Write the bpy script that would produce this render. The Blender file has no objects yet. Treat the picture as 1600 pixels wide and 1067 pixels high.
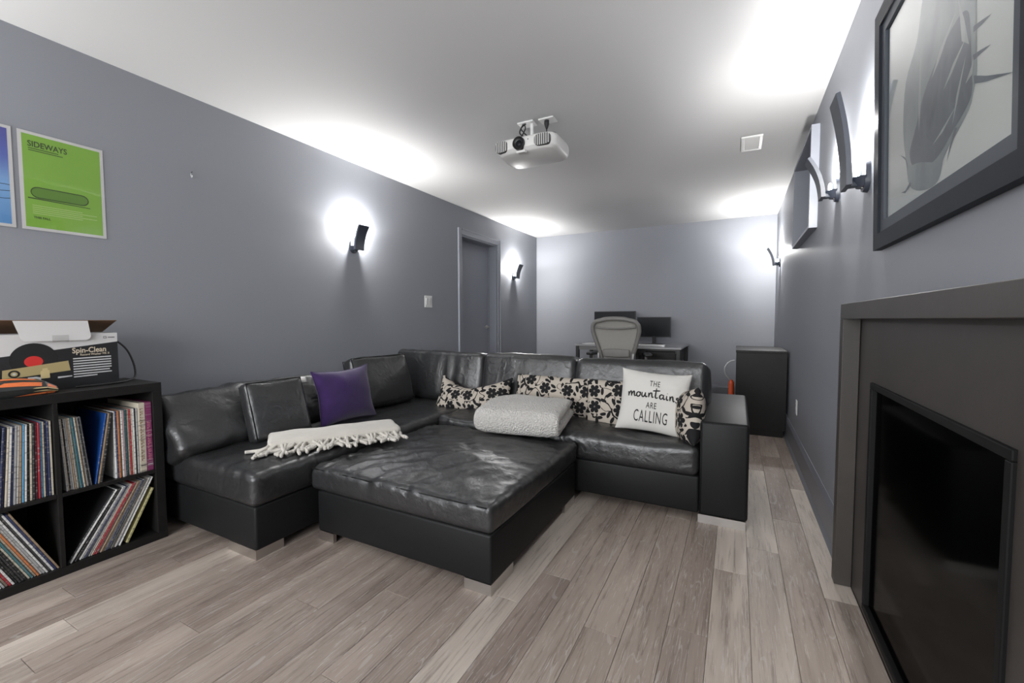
import bpy, bmesh, math, random
from mathutils import Vector, Matrix, noise
PI = math.pi
sc = bpy.context.scene
COL = sc.collection

# ------------------------------------------------------------------ camera
CAM = Vector((0.0, 0.0, 1.08))
YAW, PITCH, ROLL, FPX = -0.480217, 0.050249, -0.002743, 673.35
_f = Vector((math.sin(YAW)*math.cos(PITCH), math.cos(YAW)*math.cos(PITCH), -math.sin(PITCH)))
_r = Vector((math.cos(YAW), -math.sin(YAW), 0)); _u = _r.cross(_f)
_c, _s = math.cos(ROLL), math.sin(ROLL)
_r, _u = _r*_c + _u*_s, _u*_c - _r*_s
cam_data = bpy.data.cameras.new('camera'); cam = bpy.data.objects.new('camera', cam_data); COL.objects.link(cam)
cam_data.sensor_width = 36.0; cam_data.lens = FPX/1600.0*36.0; cam_data.clip_start = 0.02; cam_data.clip_end = 60
cam.matrix_world = Matrix(((_r.x, _u.x, -_f.x, CAM.x), (_r.y, _u.y, -_f.y, CAM.y), (_r.z, _u.z, -_f.z, CAM.z), (0, 0, 0, 1)))
sc.camera = cam

# ------------------------------------------------------------------ world, exposure
w = bpy.data.worlds.new('world'); sc.world = w; w.use_nodes = True
w.node_tree.nodes['Background'].inputs[0].default_value = (0.05, 0.05, 0.055, 1)
w.node_tree.nodes['Background'].inputs[1].default_value = 0.2
sc.view_settings.view_transform = 'Standard'; sc.view_settings.look = 'None'
sc.view_settings.gamma = 1.0; sc.view_settings.use_curve_mapping = False
sc.view_settings.exposure = 0.46
SCONCE_W = 47.0        # each wall sconce
# added fill light, as daylight through an unseen window put in the front wall
ld = bpy.data.lights.new('added_daylight', 'AREA'); ld.shape = 'RECTANGLE'; ld.size = 2.6; ld.size_y = 1.45; ld.energy = 155.0; ld.color = (0.96, 0.98, 1.0)
lo = bpy.data.objects.new('added_daylight', ld); lo.location = (-1.25, -2.80, 1.425); lo.rotation_euler = (PI/2, 0, 0); COL.objects.link(lo)

# ------------------------------------------------------------------ dimensions
XR, XL, YB, YF, ZC = 0.431, -2.90, 6.44, -2.6, 2.405

# ------------------------------------------------------------------ helpers
def link(o, parent=None):
    COL.objects.link(o)
    if parent is not None: o.parent = parent
    return o

def M_of(o):
    return Matrix.LocRotScale(o.location, o.rotation_euler, o.scale)

def mk(name, bm, mat, parent=None, smooth=False, world=False, auto=None):
    """bmesh -> one mesh object; world=True: the bmesh is in world space, move it into the parent's space"""
    if world and parent is not None:
        m = M_of(parent)
        if parent.parent is not None: m = M_of(parent.parent) @ m
        bm.transform(m.inverted())
    bmesh.ops.recalc_face_normals(bm, faces=bm.faces)
    me = bpy.data.meshes.new(name); bm.to_mesh(me); bm.free()
    if smooth:
        for p in me.polygons: p.use_smooth = True
        if auto:
            try: me.set_sharp_from_angle(angle=auto)
            except Exception: pass
    if mat is not None:
        for m_ in (mat if isinstance(mat, (list, tuple)) else [mat]): me.materials.append(m_)
    o = bpy.data.objects.new(name, me)
    return link(o, parent)

def tag(o, label=None, cat=None, group=None, kind=None):
    if label: o['label'] = label
    if cat: o['category'] = cat
    if group: o['group'] = group
    if kind: o['kind'] = kind
    return o

def thing(name, label, cat, loc=(0, 0, 0), rot=(0, 0, 0), group=None):
    o = bpy.data.objects.new(name, None); o.empty_display_size = 0.05
    o.location = loc; o.rotation_euler = rot
    link(o); return tag(o, label, cat, group)

def struct(name, bm, mat, parent=None, label=None, **k):
    o = mk(name, bm, mat, parent, **k)
    if parent is None: o['kind'] = 'structure'
    if label: o['label'] = label
    return o

def B(): return bmesh.new()

def box(bm, x0, x1, y0, y1, z0, z1, bev=0.0, seg=2):
    v = [bm.verts.new(p) for p in ((x0,y0,z0),(x1,y0,z0),(x1,y1,z0),(x0,y1,z0),(x0,y0,z1),(x1,y0,z1),(x1,y1,z1),(x0,y1,z1))]
    f = [bm.faces.new([v[i] for i in q]) for q in ((0,3,2,1),(4,5,6,7),(0,1,5,4),(1,2,6,5),(2,3,7,6),(3,0,4,7))]
    if bev > 0:
        es = list({e for q in f for e in q.edges})
        bmesh.ops.bevel(bm, geom=es, offset=bev, segments=seg, profile=0.5, affect='EDGES')
    return bm

def bbox(*a, **k): return box(B(), *a, **k)

def tube(bm, pts, r, n=8, closed=False, cap=True):
    pts = [Vector(p) for p in pts]; m = len(pts)
    rr = r if isinstance(r, (list, tuple)) else [r]*m
    rings = []; prev = None
    for i, p in enumerate(pts):
        if closed: t = pts[(i+1) % m] - pts[i-1]
        else: t = pts[min(i+1, m-1)] - pts[max(i-1, 0)]
        t.normalize()
        if prev is None:
            a = Vector((0, 0, 1)) if abs(t.z) < 0.9 else Vector((1, 0, 0))
            nrm = (a - t*a.dot(t)).normalized()
        else:
            nrm = (prev - t*prev.dot(t)).normalized()
        prev = nrm; b = t.cross(nrm)
        rings.append([bm.verts.new(p + (nrm*math.cos(2*PI*k/n) + b*math.sin(2*PI*k/n))*rr[i]) for k in range(n)])
    for i in range(m if closed else m-1):
        A, C = rings[i], rings[(i+1) % m]
        for k in range(n): bm.faces.new((A[k], A[(k+1) % n], C[(k+1) % n], C[k]))
    if cap and not closed:
        bm.faces.new(rings[0][::-1]); bm.faces.new(rings[-1])
    return bm

def smooth_pts(pts, sub=6, closed=False):
    P = [Vector(p) for p in pts]; out = []; n = len(P)
    for i in range(n if closed else n-1):
        if closed: p0, p1, p2, p3 = P[i-1], P[i], P[(i+1) % n], P[(i+2) % n]
        else: p0, p1, p2, p3 = P[max(i-1, 0)], P[i], P[i+1], P[min(i+2, n-1)]
        for s in range(sub):
            t = s/sub
            out.append(0.5*((2*p1) + (p2-p0)*t + (2*p0-5*p1+4*p2-p3)*t*t + (3*p1-p0-3*p2+p3)*t*t*t))
    if not closed: out.append(P[-1])
    return out

def lathe(bm, prof, n=24, c=(0, 0, 0), ax='z'):
    """prof: (radius, height) pairs"""
    def P(r, h, a):
        x, y = r*math.cos(a), r*math.sin(a)
        q = {'z': (x, y, h), 'y': (x, h, y), 'x': (h, x, y)}[ax]
        return (c[0]+q[0], c[1]+q[1], c[2]+q[2])
    rings = []
    for r, h in prof:
        rings.append([bm.verts.new(P(r, h, 0))] if r < 1e-6 else [bm.verts.new(P(r, h, 2*PI*k/n)) for k in range(n)])
    for A, C in zip(rings, rings[1:]):
        for k in range(n):
            if len(A) == 1 and len(C) == 1: continue
            if len(A) == 1: bm.faces.new((A[0], C[k], C[(k+1) % n]))
            elif len(C) == 1: bm.faces.new((A[k], A[(k+1) % n], C[0]))
            else: bm.faces.new((A[k], A[(k+1) % n], C[(k+1) % n], C[k]))
    return bm

def prism(bm, poly, f0, f1):
    """poly: 2-D points, f0/f1: functions (a, b) -> 3-D for the two caps"""
    a = [bm.verts.new(f0(*p)) for p in poly]; b = [bm.verts.new(f1(*p)) for p in poly]
    bm.faces.new(a[::-1]); bm.faces.new(b)
    n = len(poly)
    for i in range(n): bm.faces.new((a[i], a[(i+1) % n], b[(i+1) % n], b[i]))
    return bm

def axis_pts(h, r, seg):
    """coordinates along one axis of a soft box: dense in the rounded ends"""
    k = 4; L = []
    for i in range(k): L.append(-h + r*(i/k))
    m = max(1, int((2*h-2*r)/seg))
    for i in range(m+1): L.append(-h + r + (2*h-2*r)*i/m)
    for i in range(k): L.append(h - r + r*((i+1)/k))
    return L

def softbox(sx, sy, sz, r, seg=0.03, crown=0.0, disp=None, rz=None, crown_side=0.0):
    """rounded, slightly puffed cushion centred on the origin"""
    hx, hy, hz = sx/2, sy/2, sz/2; r = min(r, hx*0.99, hy*0.99, hz*0.99)
    X, Y, Z = axis_pts(hx, r, seg), axis_pts(hy, r, seg), axis_pts(hz, r, seg)
    nx, ny, nz = len(X)-1, len(Y)-1, len(Z)-1
    bm = B(); V = {}
    def vert(i, j, k):
        if (i, j, k) in V: return V[(i, j, k)]
        p = Vector((X[i], Y[j], Z[k]))
        q = Vector((max(-hx+r, min(hx-r, p.x)), max(-hy+r, min(hy-r, p.y)), max(-hz+r, min(hz-r, p.z))))
        d = p - q
        if d.length > 1e-9: p = q + d.normalized()*r
        u, v_, w_ = p.x/hx, p.y/hy, p.z/hz
        nrm = d.normalized() if d.length > 1e-9 else Vector((0, 0, 1))
        p = p.copy()
        p.z += crown*(1-u*u)*(1-v_*v_)*w_
        p.x += crown_side*(1-v_*v_)*(1-w_*w_)*u
        p.y += crown_side*(1-u*u)*(1-w_*w_)*v_
        if disp: p = disp(p, nrm, u, v_, w_)
        V[(i, j, k)] = bm.verts.new(p); return V[(i, j, k)]
    def quad(a, b, c, d): bm.faces.new((vert(*a), vert(*b), vert(*c), vert(*d)))
    for i in range(nx):
        for j in range(ny):
            quad((i,j,0),(i,j+1,0),(i+1,j+1,0),(i+1,j,0)); quad((i,j,nz),(i+1,j,nz),(i+1,j+1,nz),(i,j+1,nz))
    for i in range(nx):
        for k in range(nz):
            quad((i,0,k),(i+1,0,k),(i+1,0,k+1),(i,0,k+1)); quad((i,ny,k),(i,ny,k+1),(i+1,ny,k+1),(i+1,ny,k))
    for j in range(ny):
        for k in range(nz):
            quad((0,j,k),(0,j,k+1),(0,j+1,k+1),(0,j+1,k)); quad((nx,j,k),(nx,j+1,k),(nx,j+1,k+1),(nx,j,k+1))
    return bm

def nz3(x, y, z): return noise.noise(Vector((x, y, z)))
def ridge(x, y, z):
    return 1.0 - abs(noise.noise(Vector((x, y, z))))*2.0

def wrinkle(seed, amp=0.006, sx=6.0, sy=6.0, rot=0.0, big=0.012, flat=False):
    c, s = math.cos(rot), math.sin(rot)
    def f(p, n, u, v, w_):
        a, b = p.x*c + p.y*s, -p.x*s + p.y*c
        k = ridge(a*sx+seed, b*sy+seed*1.7, p.z*5+seed*0.3)
        k2 = nz3(p.x*2.3+seed, p.y*2.3-seed, p.z*2.3)
        k3 = ridge(a*sx*2.3+seed*3, b*sy*2.1, p.z*9)
        wt = 0.12 + 0.88*max(0.0, min(1.0, w_*1.6-0.4)) if flat else 1.0      # gussets stay tight, tops crease
        pl = 0.0
        if flat:
            pl = amp*0.8*((ridge(p.x*19+seed, p.y*3.5, 0.2)-0.45)*v**6 + (ridge(p.x*3.5, p.y*19-seed, 0.7)-0.45)*u**6)
        return p + n*wt*(amp*(k-0.5) + amp*0.45*(k3-0.5) + big*k2 + pl)
    return f

def pillow_shape(W, Hh, T, pinch=0.06, ear=0.0, pw=0.55):
    """front height function of a throw pillow, u, v in -1..1"""
    def xy(u, v):
        return (W/2*u*(1-pinch*(1-v*v)), Hh/2*v*(1-pinch*(1-u*u)))
    def h(u, v):
        return T/2*(max(0.0, (1-u**4)*(1-v**4)))**pw*(1-0.22*(u*u+v*v)/2)
    return xy, h

def pillow(W, Hh, T, n=26, pinch=0.06, pw=0.55, disp=None):
    xy, h = pillow_shape(W, Hh, T, pinch, 0, pw)
    bm = B(); F = {}; K = {}
    for i in range(n+1):
        for j in range(n+1):
            u, v = math.sin(PI/2*(2*i/n-1)), math.sin(PI/2*(2*j/n-1))
            x, y = xy(u, v); z = h(u, v)
            edge = i in (0, n) or j in (0, n)
            a, b = Vector((x, y, z)), Vector((x, y, -z))
            if disp: a = disp(a, u, v, 1); b = disp(b, u, v, -1)
            F[(i, j)] = bm.verts.new(a)
            K[(i, j)] = F[(i, j)] if edge else bm.verts.new(b)
    for i in range(n):
        for j in range(n):
            bm.faces.new((F[(i,j)], F[(i+1,j)], F[(i+1,j+1)], F[(i,j+1)]))
            q = (K[(i,j)], K[(i,j+1)], K[(i+1,j+1)], K[(i+1,j)])
            if len(set(q)) == 4 and set(q) != {F[(i,j)], F[(i+1,j)], F[(i+1,j+1)], F[(i,j+1)]}:
                bm.faces.new(q)
    return bm

def pillow_edge(W, Hh, pinch=0.06, n=20, disp=None):
    xy, h = pillow_shape(W, Hh, 0.1, pinch)
    pts = []
    def add(u, v):
        x, y = xy(u, v); p = Vector((x, y, 0))
        if disp: p = disp(p, u, v, 1)
        pts.append(p)
    for i in range(n): add(math.sin(PI/2*(2*i/n-1)), -1)
    for i in range(n): add(1, math.sin(PI/2*(2*i/n-1)))
    for i in range(n): add(-math.sin(PI/2*(2*i/n-1)), 1)
    for i in range(n): add(-1, -math.sin(PI/2*(2*i/n-1)))
    return pts

def text_bm(body, size, spacing=1.0, bold=0.0, align='CENTER', cut=0):
    cu = bpy.data.curves.new('txt', 'FONT'); cu.body = body; cu.size = size; cu.space_character = spacing
    cu.align_x = align; cu.align_y = 'CENTER'; cu.offset = bold; cu.resolution_u = 3
    o = bpy.data.objects.new('txt', cu); COL.objects.link(o)
    dg = bpy.context.evaluated_depsgraph_get(); dg.update()
    me = bpy.data.meshes.new_from_object(o.evaluated_get(dg))
    bm = B(); bm.from_mesh(me)
    bpy.data.objects.remove(o); bpy.data.curves.remove(cu); bpy.data.meshes.remove(me)
    for _ in range(cut):
        bmesh.ops.triangulate(bm, faces=bm.faces[:])
        bmesh.ops.subdivide_edges(bm, edges=bm.edges[:], cuts=1)
    return bm

def flat_poly(bm, pts):
    bm.faces.new([bm.verts.new(p) for p in pts]); return bm

# ------------------------------------------------------------------ materials
class NT:
    def __init__(s, name):
        s.m = bpy.data.materials.new(name); s.m.use_nodes = True; s.t = s.m.node_tree
        s.p = s.t.nodes['Principled BSDF']; s.o = s.t.nodes['Material Output']
    def n(s, ty, **kw):
        x = s.t.nodes.new(ty)
        for k, v in kw.items(): setattr(x, k, v)
        return x
    def L(s, a, b): s.t.links.new(a, b)
    def put(s, sock, v):
        if hasattr(v, 'is_linked') or isinstance(v, bpy.types.NodeSocket): s.L(v, sock)
        else: sock.default_value = v
    def math(s, op, a, b=0.0, c=None, clamp=False):
        x = s.n('ShaderNodeMath', operation=op, use_clamp=clamp); s.put(x.inputs[0], a); s.put(x.inputs[1], b)
        if c is not None: s.put(x.inputs[2], c)
        return x.outputs[0]
    def mix(s, f, a, b, mode='MIX'):
        x = s.n('ShaderNodeMix', data_type='RGBA', blend_type=mode)
        s.put(x.inputs[0], f); s.put(x.inputs[6], a if not isinstance(a, tuple) else (*a, 1) if len(a) == 3 else a)
        s.put(x.inputs[7], b if not isinstance(b, tuple) else (*b, 1) if len(b) == 3 else b)
        return x.outputs[2]
    def coord(s, kind='Object', scale=(1, 1, 1), loc=(0, 0, 0), rot=(0, 0, 0)):
        c = s.n('ShaderNodeTexCoord'); mp = s.n('ShaderNodeMapping')
        s.L(c.outputs[kind], mp.inputs[0]); mp.inputs[1].default_value = loc; mp.inputs[2].default_value = rot; mp.inputs[3].default_value = scale
        return mp.outputs[0]
    def noise(s, vec, scale=5, detail=4, rough=0.5, dist=0.0):
        x = s.n('ShaderNodeTexNoise'); s.L(vec, x.inputs['Vector']); x.inputs['Scale'].default_value = scale
        x.inputs['Detail'].default_value = detail; x.inputs['Roughness'].default_value = rough; x.inputs['Distortion'].default_value = dist
        return x.outputs['Fac']
    def ramp(s, f, stops):
        x = s.n('ShaderNodeValToRGB'); s.L(f, x.inputs[0]); e = x.color_ramp.elements
        while len(e) < len(stops): e.new(0.5)
        for q, (p, c) in zip(e, stops): q.position = p; q.color = (*c, 1) if len(c) == 3 else c
        return x.outputs[0]
    def bump(s, h, strength=0.3, dist=0.01, nrm=None):
        x = s.n('ShaderNodeBump'); s.L(h, x.inputs['Height']); x.inputs['Strength'].default_value = strength; x.inputs['Distance'].default_value = dist
        if nrm is not None: s.L(nrm, x.inputs['Normal'])
        return x.outputs[0]
    def set(s, col=None, rough=None, metal=None, nrm=None, spec=None, coat=None, coat_r=None, trans=None, sheen=None, emit=None, emit_s=None, ior=None):
        I = s.p.inputs
        for nme, v in (('Base Color', col), ('Roughness', rough), ('Metallic', metal), ('Normal', nrm), ('Specular IOR Level', spec), ('Coat Weight', coat), ('Coat Roughness', coat_r), ('Transmission Weight', trans), ('Sheen Weight', sheen), ('Emission Color', emit), ('Emission Strength', emit_s), ('IOR', ior)):
            if v is None: continue
            if isinstance(v, tuple) and len(v) == 3: v = (*v, 1)
            s.put(I[nme], v)
        return s.m

def srgb(r, g, b):
    f = lambda c: (c/255/12.92 if c/255 <= 0.04045 else ((c/255+0.055)/1.055)**2.4)
    return (f(r), f(g), f(b))

def plain(name, col, rough=0.5, metal=0.0, bump=0.0, bscale=60, var=0.0, **k):
    t = NT(name); c = t.coord()
    colr = col
    if var > 0:
        nn = t.noise(c, bscale*0.25, 5)
        colr = t.mix(nn, tuple(max(0, x*(1-var)) for x in col), tuple(min(1, x*(1+var)) for x in col))
    nrm = None
    if bump > 0: nrm = t.bump(t.noise(c, bscale, 3), bump, 0.002)
    return t.set(col=colr, rough=rough, metal=metal, nrm=nrm, **k)

def m_wall():
    t = NT('slate_wall_paint'); c = t.coord()
    n1 = t.noise(c, 1.3, 3); n2 = t.noise(c, 260, 2)
    col = t.mix(n1, (0.250, 0.260, 0.286), (0.270, 0.280, 0.308))
    return t.set(col=col, rough=0.55, nrm=t.bump(n2, 0.12, 0.001), spec=0.35)
def m_ceiling():
    t = NT('ceiling_paint'); c = t.coord()
    return t.set(col=(0.57, 0.57, 0.57), rough=0.9, nrm=t.bump(t.noise(c, 300, 2), 0.06, 0.001), spec=0.2)
def m_floor():
    t = NT('limed_oak_plank')
    oi = t.n('ShaderNodeObjectInfo')
    tc = t.n('ShaderNodeTexCoord')
    add = t.n('ShaderNodeVectorMath', operation='ADD'); sc_ = t.n('ShaderNodeVectorMath', operation='SCALE')
    cmb = t.n('ShaderNodeCombineXYZ'); t.L(oi.outputs['Random'], cmb.inputs[0]); t.L(oi.outputs['Random'], cmb.inputs[1])
    t.L(cmb.outputs[0], sc_.inputs[0]); sc_.inputs['Scale'].default_value = 37.0
    t.L(tc.outputs['Object'], add.inputs[0]); t.L(sc_.outputs[0], add.inputs[1])
    def mp(scale):
        x = t.n('ShaderNodeMapping'); t.L(add.outputs[0], x.inputs[0]); x.inputs[3].default_value = scale; return x.outputs[0]
    broad = t.noise(mp((9, 1.1, 1)), 1.0, 3, 0.55, 0.6)
    grain = t.noise(mp((75, 3.4, 1)), 1.0, 6, 0.68, 0.6)
    fine = t.noise(mp((330, 9, 1)), 1.0, 3, 0.6)
    # cathedral rings: bands of a stretched noise field
    ring = t.noise(mp((5.5, 0.75, 1)), 1.0, 2, 0.5, 0.35)
    rg = t.math('FRACT', t.math('MULTIPLY', ring, 26.0))
    rl = t.math('MULTIPLY', t.math('GREATER_THAN', rg, 0.86), t.math('GREATER_THAN', t.noise(mp((14, 2.2, 1)), 1.0, 4, 0.7), 0.55))
    tone = oi.outputs['Color']
    dark = t.mix(1.0, tone, (0.60, 0.555, 0.535), 'MULTIPLY'); lite = t.mix(1.0, tone, (1.22, 1.20, 1.18), 'MULTIPLY')
    c1 = t.mix(t.math('MULTIPLY_ADD', broad, 2.4, -0.7, clamp=True), dark, lite)
    c2 = t.mix(t.math('MULTIPLY', t.math('MULTIPLY_ADD', grain, 3.6, -1.3, clamp=True), 0.40), c1, lite)
    dk2 = t.mix(1.0, tone, (0.42, 0.38, 0.36), 'MULTIPLY'); c3 = t.mix(t.math('MULTIPLY', t.math('MULTIPLY_ADD', grain, -9.0, 4.2, clamp=True), 0.55), c2, dk2)
    cer = t.math('MULTIPLY', t.math('GREATER_THAN', fine, 0.60), t.math('LESS_THAN', grain, 0.52))
    c4 = t.mix(t.math('MULTIPLY', cer, 0.55), c3, (0.56, 0.52, 0.48))
    c5 = t.mix(t.math('MULTIPLY', rl, 0.32), c4, (0.52, 0.49, 0.47))
    h = t.math('ADD', grain, t.math('MULTIPLY', fine, 0.5))
    return t.set(col=c5, rough=t.math('MULTIPLY_ADD', grain, 0.2, 0.42), nrm=t.bump(h, 0.16, 0.002), spec=0.4)
def m_leather():
    t = NT('black_leather'); c = t.coord()
    v = t.n('ShaderNodeTexVoronoi', feature='DISTANCE_TO_EDGE'); t.L(c, v.inputs['Vector']); v.inputs['Scale'].default_value = 260
    peb = t.math('MINIMUM', v.outputs['Distance'], 0.25)
    cre = t.n('ShaderNodeTexNoise', noise_dimensions='3D'); cre.noise_type = 'RIDGED_MULTIFRACTAL'; t.L(c, cre.inputs['Vector']); cre.inputs['Scale'].default_value = 13; cre.inputs['Detail'].default_value = 6; cre.inputs['Roughness'].default_value = 0.6; cre.inputs['Distortion'].default_value = 1.2
    n2 = t.noise(c, 46, 5, 0.65, 0.8)
    b1 = t.bump(cre.outputs[0], 0.42, 0.008); b2 = t.bump(n2, 0.5, 0.004, b1); b3 = t.bump(peb, 0.2, 0.001, b2)
    n1 = t.noise(c, 3, 3)
    return t.set(col=t.mix(n1, (0.013, 0.0134, 0.0142), (0.025, 0.0256, 0.027)), rough=t.math('MULTIPLY_ADD', n2, 0.2, 0.24), nrm=b3, spec=0.82)
def m_leather_flat():
    t = NT('black_leather_smooth'); c = t.coord()
    v = t.n('ShaderNodeTexVoronoi', feature='DISTANCE_TO_EDGE'); t.L(c, v.inputs['Vector']); v.inputs['Scale'].default_value = 260
    return t.set(col=(0.009, 0.0094, 0.0098), rough=0.5, nrm=t.bump(v.outputs['Distance'], 0.12, 0.001), spec=0.22)
def m_floral():
    t = NT('floral_print_cotton'); c = t.coord()
    # a small per-object shift so that no two cushions carry the same repeat
    oi = t.n('ShaderNodeObjectInfo'); cmb = t.n('ShaderNodeCombineXYZ'); t.L(oi.outputs['Random'], cmb.inputs[0]); t.L(oi.outputs['Random'], cmb.inputs[1])
    sp = t.n('ShaderNodeSeparateXYZ'); t.L(c, sp.inputs[0]); fl = t.n('ShaderNodeCombineXYZ'); t.L(sp.outputs[0], fl.inputs[0]); t.L(sp.outputs[1], fl.inputs[1])
    ad = t.n('ShaderNodeVectorMath', operation='ADD'); t.L(fl.outputs[0], ad.inputs[0]); t.L(cmb.outputs[0], ad.inputs[1]); p = ad.outputs[0]
    def cells(scale, rnd):
        v = t.n('ShaderNodeTexVoronoi', voronoi_dimensions='2D'); t.L(p, v.inputs['Vector']); v.inputs['Scale'].default_value = scale; v.inputs['Randomness'].default_value = rnd
        d = t.n('ShaderNodeVectorMath', operation='SUBTRACT'); t.L(p, d.inputs[0]); t.L(v.outputs['Position'], d.inputs[1])
        s = t.n('ShaderNodeSeparateXYZ'); t.L(d.outputs[0], s.inputs[0])
        return s.outputs[0], s.outputs[1], v.outputs['Color']
    x, y, col = cells(7.4, 0.55)
    r = t.math('SQRT', t.math('ADD', t.math('MULTIPLY', x, x), t.math('MULTIPLY', y, y)))
    an = t.math('ARCTAN2', y, x)
    R = t.math('MULTIPLY_ADD', t.math('SQRT', t.math('ABSOLUTE', t.math('COSINE', t.math('MULTIPLY', an, 3.0)))), 0.021, 0.022)
    flower = t.math('MULTIPLY', t.math('LESS_THAN', r, R), t.math('GREATER_THAN', r, 0.005))
    dot = t.math('LESS_THAN', r, 0.0035)
    x2, y2, col2 = cells(19.0, 0.9)
    s2 = t.n('ShaderNodeSeparateColor'); t.L(col2, s2.inputs[0]); a2 = t.math('MULTIPLY', s2.outputs[0], 6.283)
    ca, sa = t.math('COSINE', a2), t.math('SINE', a2)
    lx = t.math('ADD', t.math('MULTIPLY', x2, ca), t.math('MULTIPLY', y2, sa)); ly = t.math('SUBTRACT', t.math('MULTIPLY', y2, ca), t.math('MULTIPLY', x2, sa))
    e = t.math('ADD', t.math('POWER', t.math('DIVIDE', lx, 0.024), 2.0), t.math('POWER', t.math('DIVIDE', ly, 0.0105), 2.0))
    leaf = t.math('LESS_THAN', e, 1.0)
    nn = t.n('ShaderNodeTexNoise', noise_dimensions='2D'); t.L(p, nn.inputs['Vector']); nn.inputs['Scale'].default_value = 11; nn.inputs['Detail'].default_value = 0; nn.inputs['Distortion'].default_value = 0.7
    vine = t.math('LESS_THAN', t.math('ABSOLUTE', t.math('SUBTRACT', nn.outputs[0], 0.5)), 0.034)
    ring = t.math('LESS_THAN', t.math('ABSOLUTE', t.math('SUBTRACT', r, 0.056)), 0.003)
    far = t.math('GREATER_THAN', r, 0.047)
    m = t.math('MAXIMUM', t.math('MAXIMUM', flower, dot), t.math('MULTIPLY', far, t.math('MAXIMUM', leaf, vine)))
    col = t.mix(m, (0.46, 0.41, 0.35), (0.012, 0.012, 0.013))
    return t.set(col=col, rough=0.8, nrm=t.bump(t.noise(c, 500, 2), 0.2, 0.001), spec=0.2)

M = {}
M['wall'] = m_wall(); M['ceil'] = m_ceiling(); M['floor'] = m_floor(); M['leather'] = m_leather(); M['leather2'] = m_leather_flat(); M['floral'] = m_floral()
M['trim'] = plain('slate_trim_paint', (0.26, 0.273, 0.310), 0.38, bump=0.05, bscale=200)
M['base'] = plain('slate_trim_paint_shaded', (0.165, 0.173, 0.195), 0.38, bump=0.05, bscale=200)  # trim paint made darker: shade from grazing light is put into the colour
M['door'] = plain('slate_door_paint', (0.26, 0.273, 0.312), 0.42, bump=0.05, bscale=200)
M['chrome'] = plain('brushed_chrome', (0.62, 0.60, 0.58), 0.28, 1.0, bump=0.05, bscale=300)
M['brownblack'] = plain('black_brown_veneer', (0.0145, 0.0137, 0.0132), 0.45, bump=0.06, bscale=120, var=0.3, spec=0.22)
M['subfloor'] = plain('dark_subfloor', (0.05, 0.045, 0.04), 0.9)
M['black'] = plain('black_plastic', (0.012, 0.012, 0.013), 0.42)
M['rubber'] = plain('black_rubber', (0.014, 0.014, 0.015), 0.65)
M['white'] = plain('white_plastic', (0.70, 0.70, 0.69), 0.4)
M['projw'] = plain('projector_white', (0.66, 0.655, 0.64), 0.38, bump=0.04, bscale=300)
M['greyplastic'] = plain('grey_plastic', (0.16, 0.16, 0.165), 0.45)
M['chairframe'] = plain('chair_graphite_plastic', (0.19, 0.185, 0.175), 0.45)
M['lightmetal'] = plain('light_grey_metal', (0.52, 0.52, 0.52), 0.35, 0.6)
M['sconce'] = plain('slate_sconce_paint', (0.045, 0.053, 0.072), 0.40)
M['screen'] = plain('monitor_glass', (0.008, 0.0095, 0.012), 0.35, spec=0.12)
M['desk'] = plain('grey_desk_top', (0.34, 0.34, 0.35), 0.22, spec=0.6)
M['throw'] = plain('cream_knit_cotton', (0.53, 0.50, 0.45), 0.95, bump=0.25, bscale=400, var=0.05, sheen=0.3)
M['white_cotton'] = plain('white_cotton', (0.60, 0.585, 0.55), 0.9, bump=0.2, bscale=500)
M['ink'] = plain('black_print', (0.010, 0.010, 0.010), 0.7)
M['card_white'] = plain('white_card', (0.62, 0.61, 0.60), 0.55)
M['card_brown'] = plain('brown_card', (0.20, 0.115, 0.065), 0.85, bump=0.1, bscale=120, var=0.15)
M['card_black'] = plain('black_printed_card', (0.020, 0.0205, 0.022), 0.4, var=0.3, bscale=40)
M['orange'] = plain('orange_print', (0.72, 0.17, 0.045), 0.5, var=0.15)
M['cream'] = plain('cream_print', (0.60, 0.48, 0.24), 0.5)
M['red'] = plain('red_print', (0.62, 0.035, 0.03), 0.45)
M['tan'] = plain('tan_print', (0.42, 0.34, 0.16), 0.5)
M['silver_print'] = plain('pale_print', (0.55, 0.55, 0.55), 0.5)
M['gold_print'] = plain('pale_gold_print', (0.62, 0.53, 0.40), 0.5)

def m_velvet():
    t = NT('purple_velvet'); c = t.coord()
    n1 = t.noise(c, 14, 3, 0.5, 0.5)
    return t.set(col=t.mix(n1, (0.024, 0.009, 0.060), (0.046, 0.018, 0.105)), rough=0.8, sheen=0.35, nrm=t.bump(t.noise(c, 60, 4), 0.25, 0.003), spec=0.2)
M['velvet'] = m_velvet()
def m_sherpa():
    t = NT('cream_sherpa_fleece'); c = t.coord()
    v = t.n('ShaderNodeTexVoronoi'); t.L(c, v.inputs['Vector']); v.inputs['Scale'].default_value = 105
    n1 = t.noise(c, 70, 5, 0.75)
    return t.set(col=t.mix(n1, (0.52, 0.495, 0.46), (0.86, 0.83, 0.79)), rough=1.0, nrm=t.bump(t.math('ADD', v.outputs['Distance'], n1), 1.0, 0.012), spec=0.1, sheen=0.3)
M['sherpa'] = m_sherpa()
def m_fire_surround():
    t = NT('charcoal_stone_laminate'); c = t.coord()
    n1 = t.noise(c, 3.5, 6, 0.6, 0.8); n2 = t.noise(c, 40, 5, 0.6)
    col = t.mix(n1, (0.026, 0.0235, 0.0215), (0.070, 0.061, 0.054))
    col = t.mix(t.math('MULTIPLY', n2, 0.3), col, (0.07, 0.06, 0.055))
    return t.set(col=col, rough=0.45, nrm=t.bump(n2, 0.12, 0.002), spec=0.45)
M['surround'] = m_fire_surround()
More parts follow.
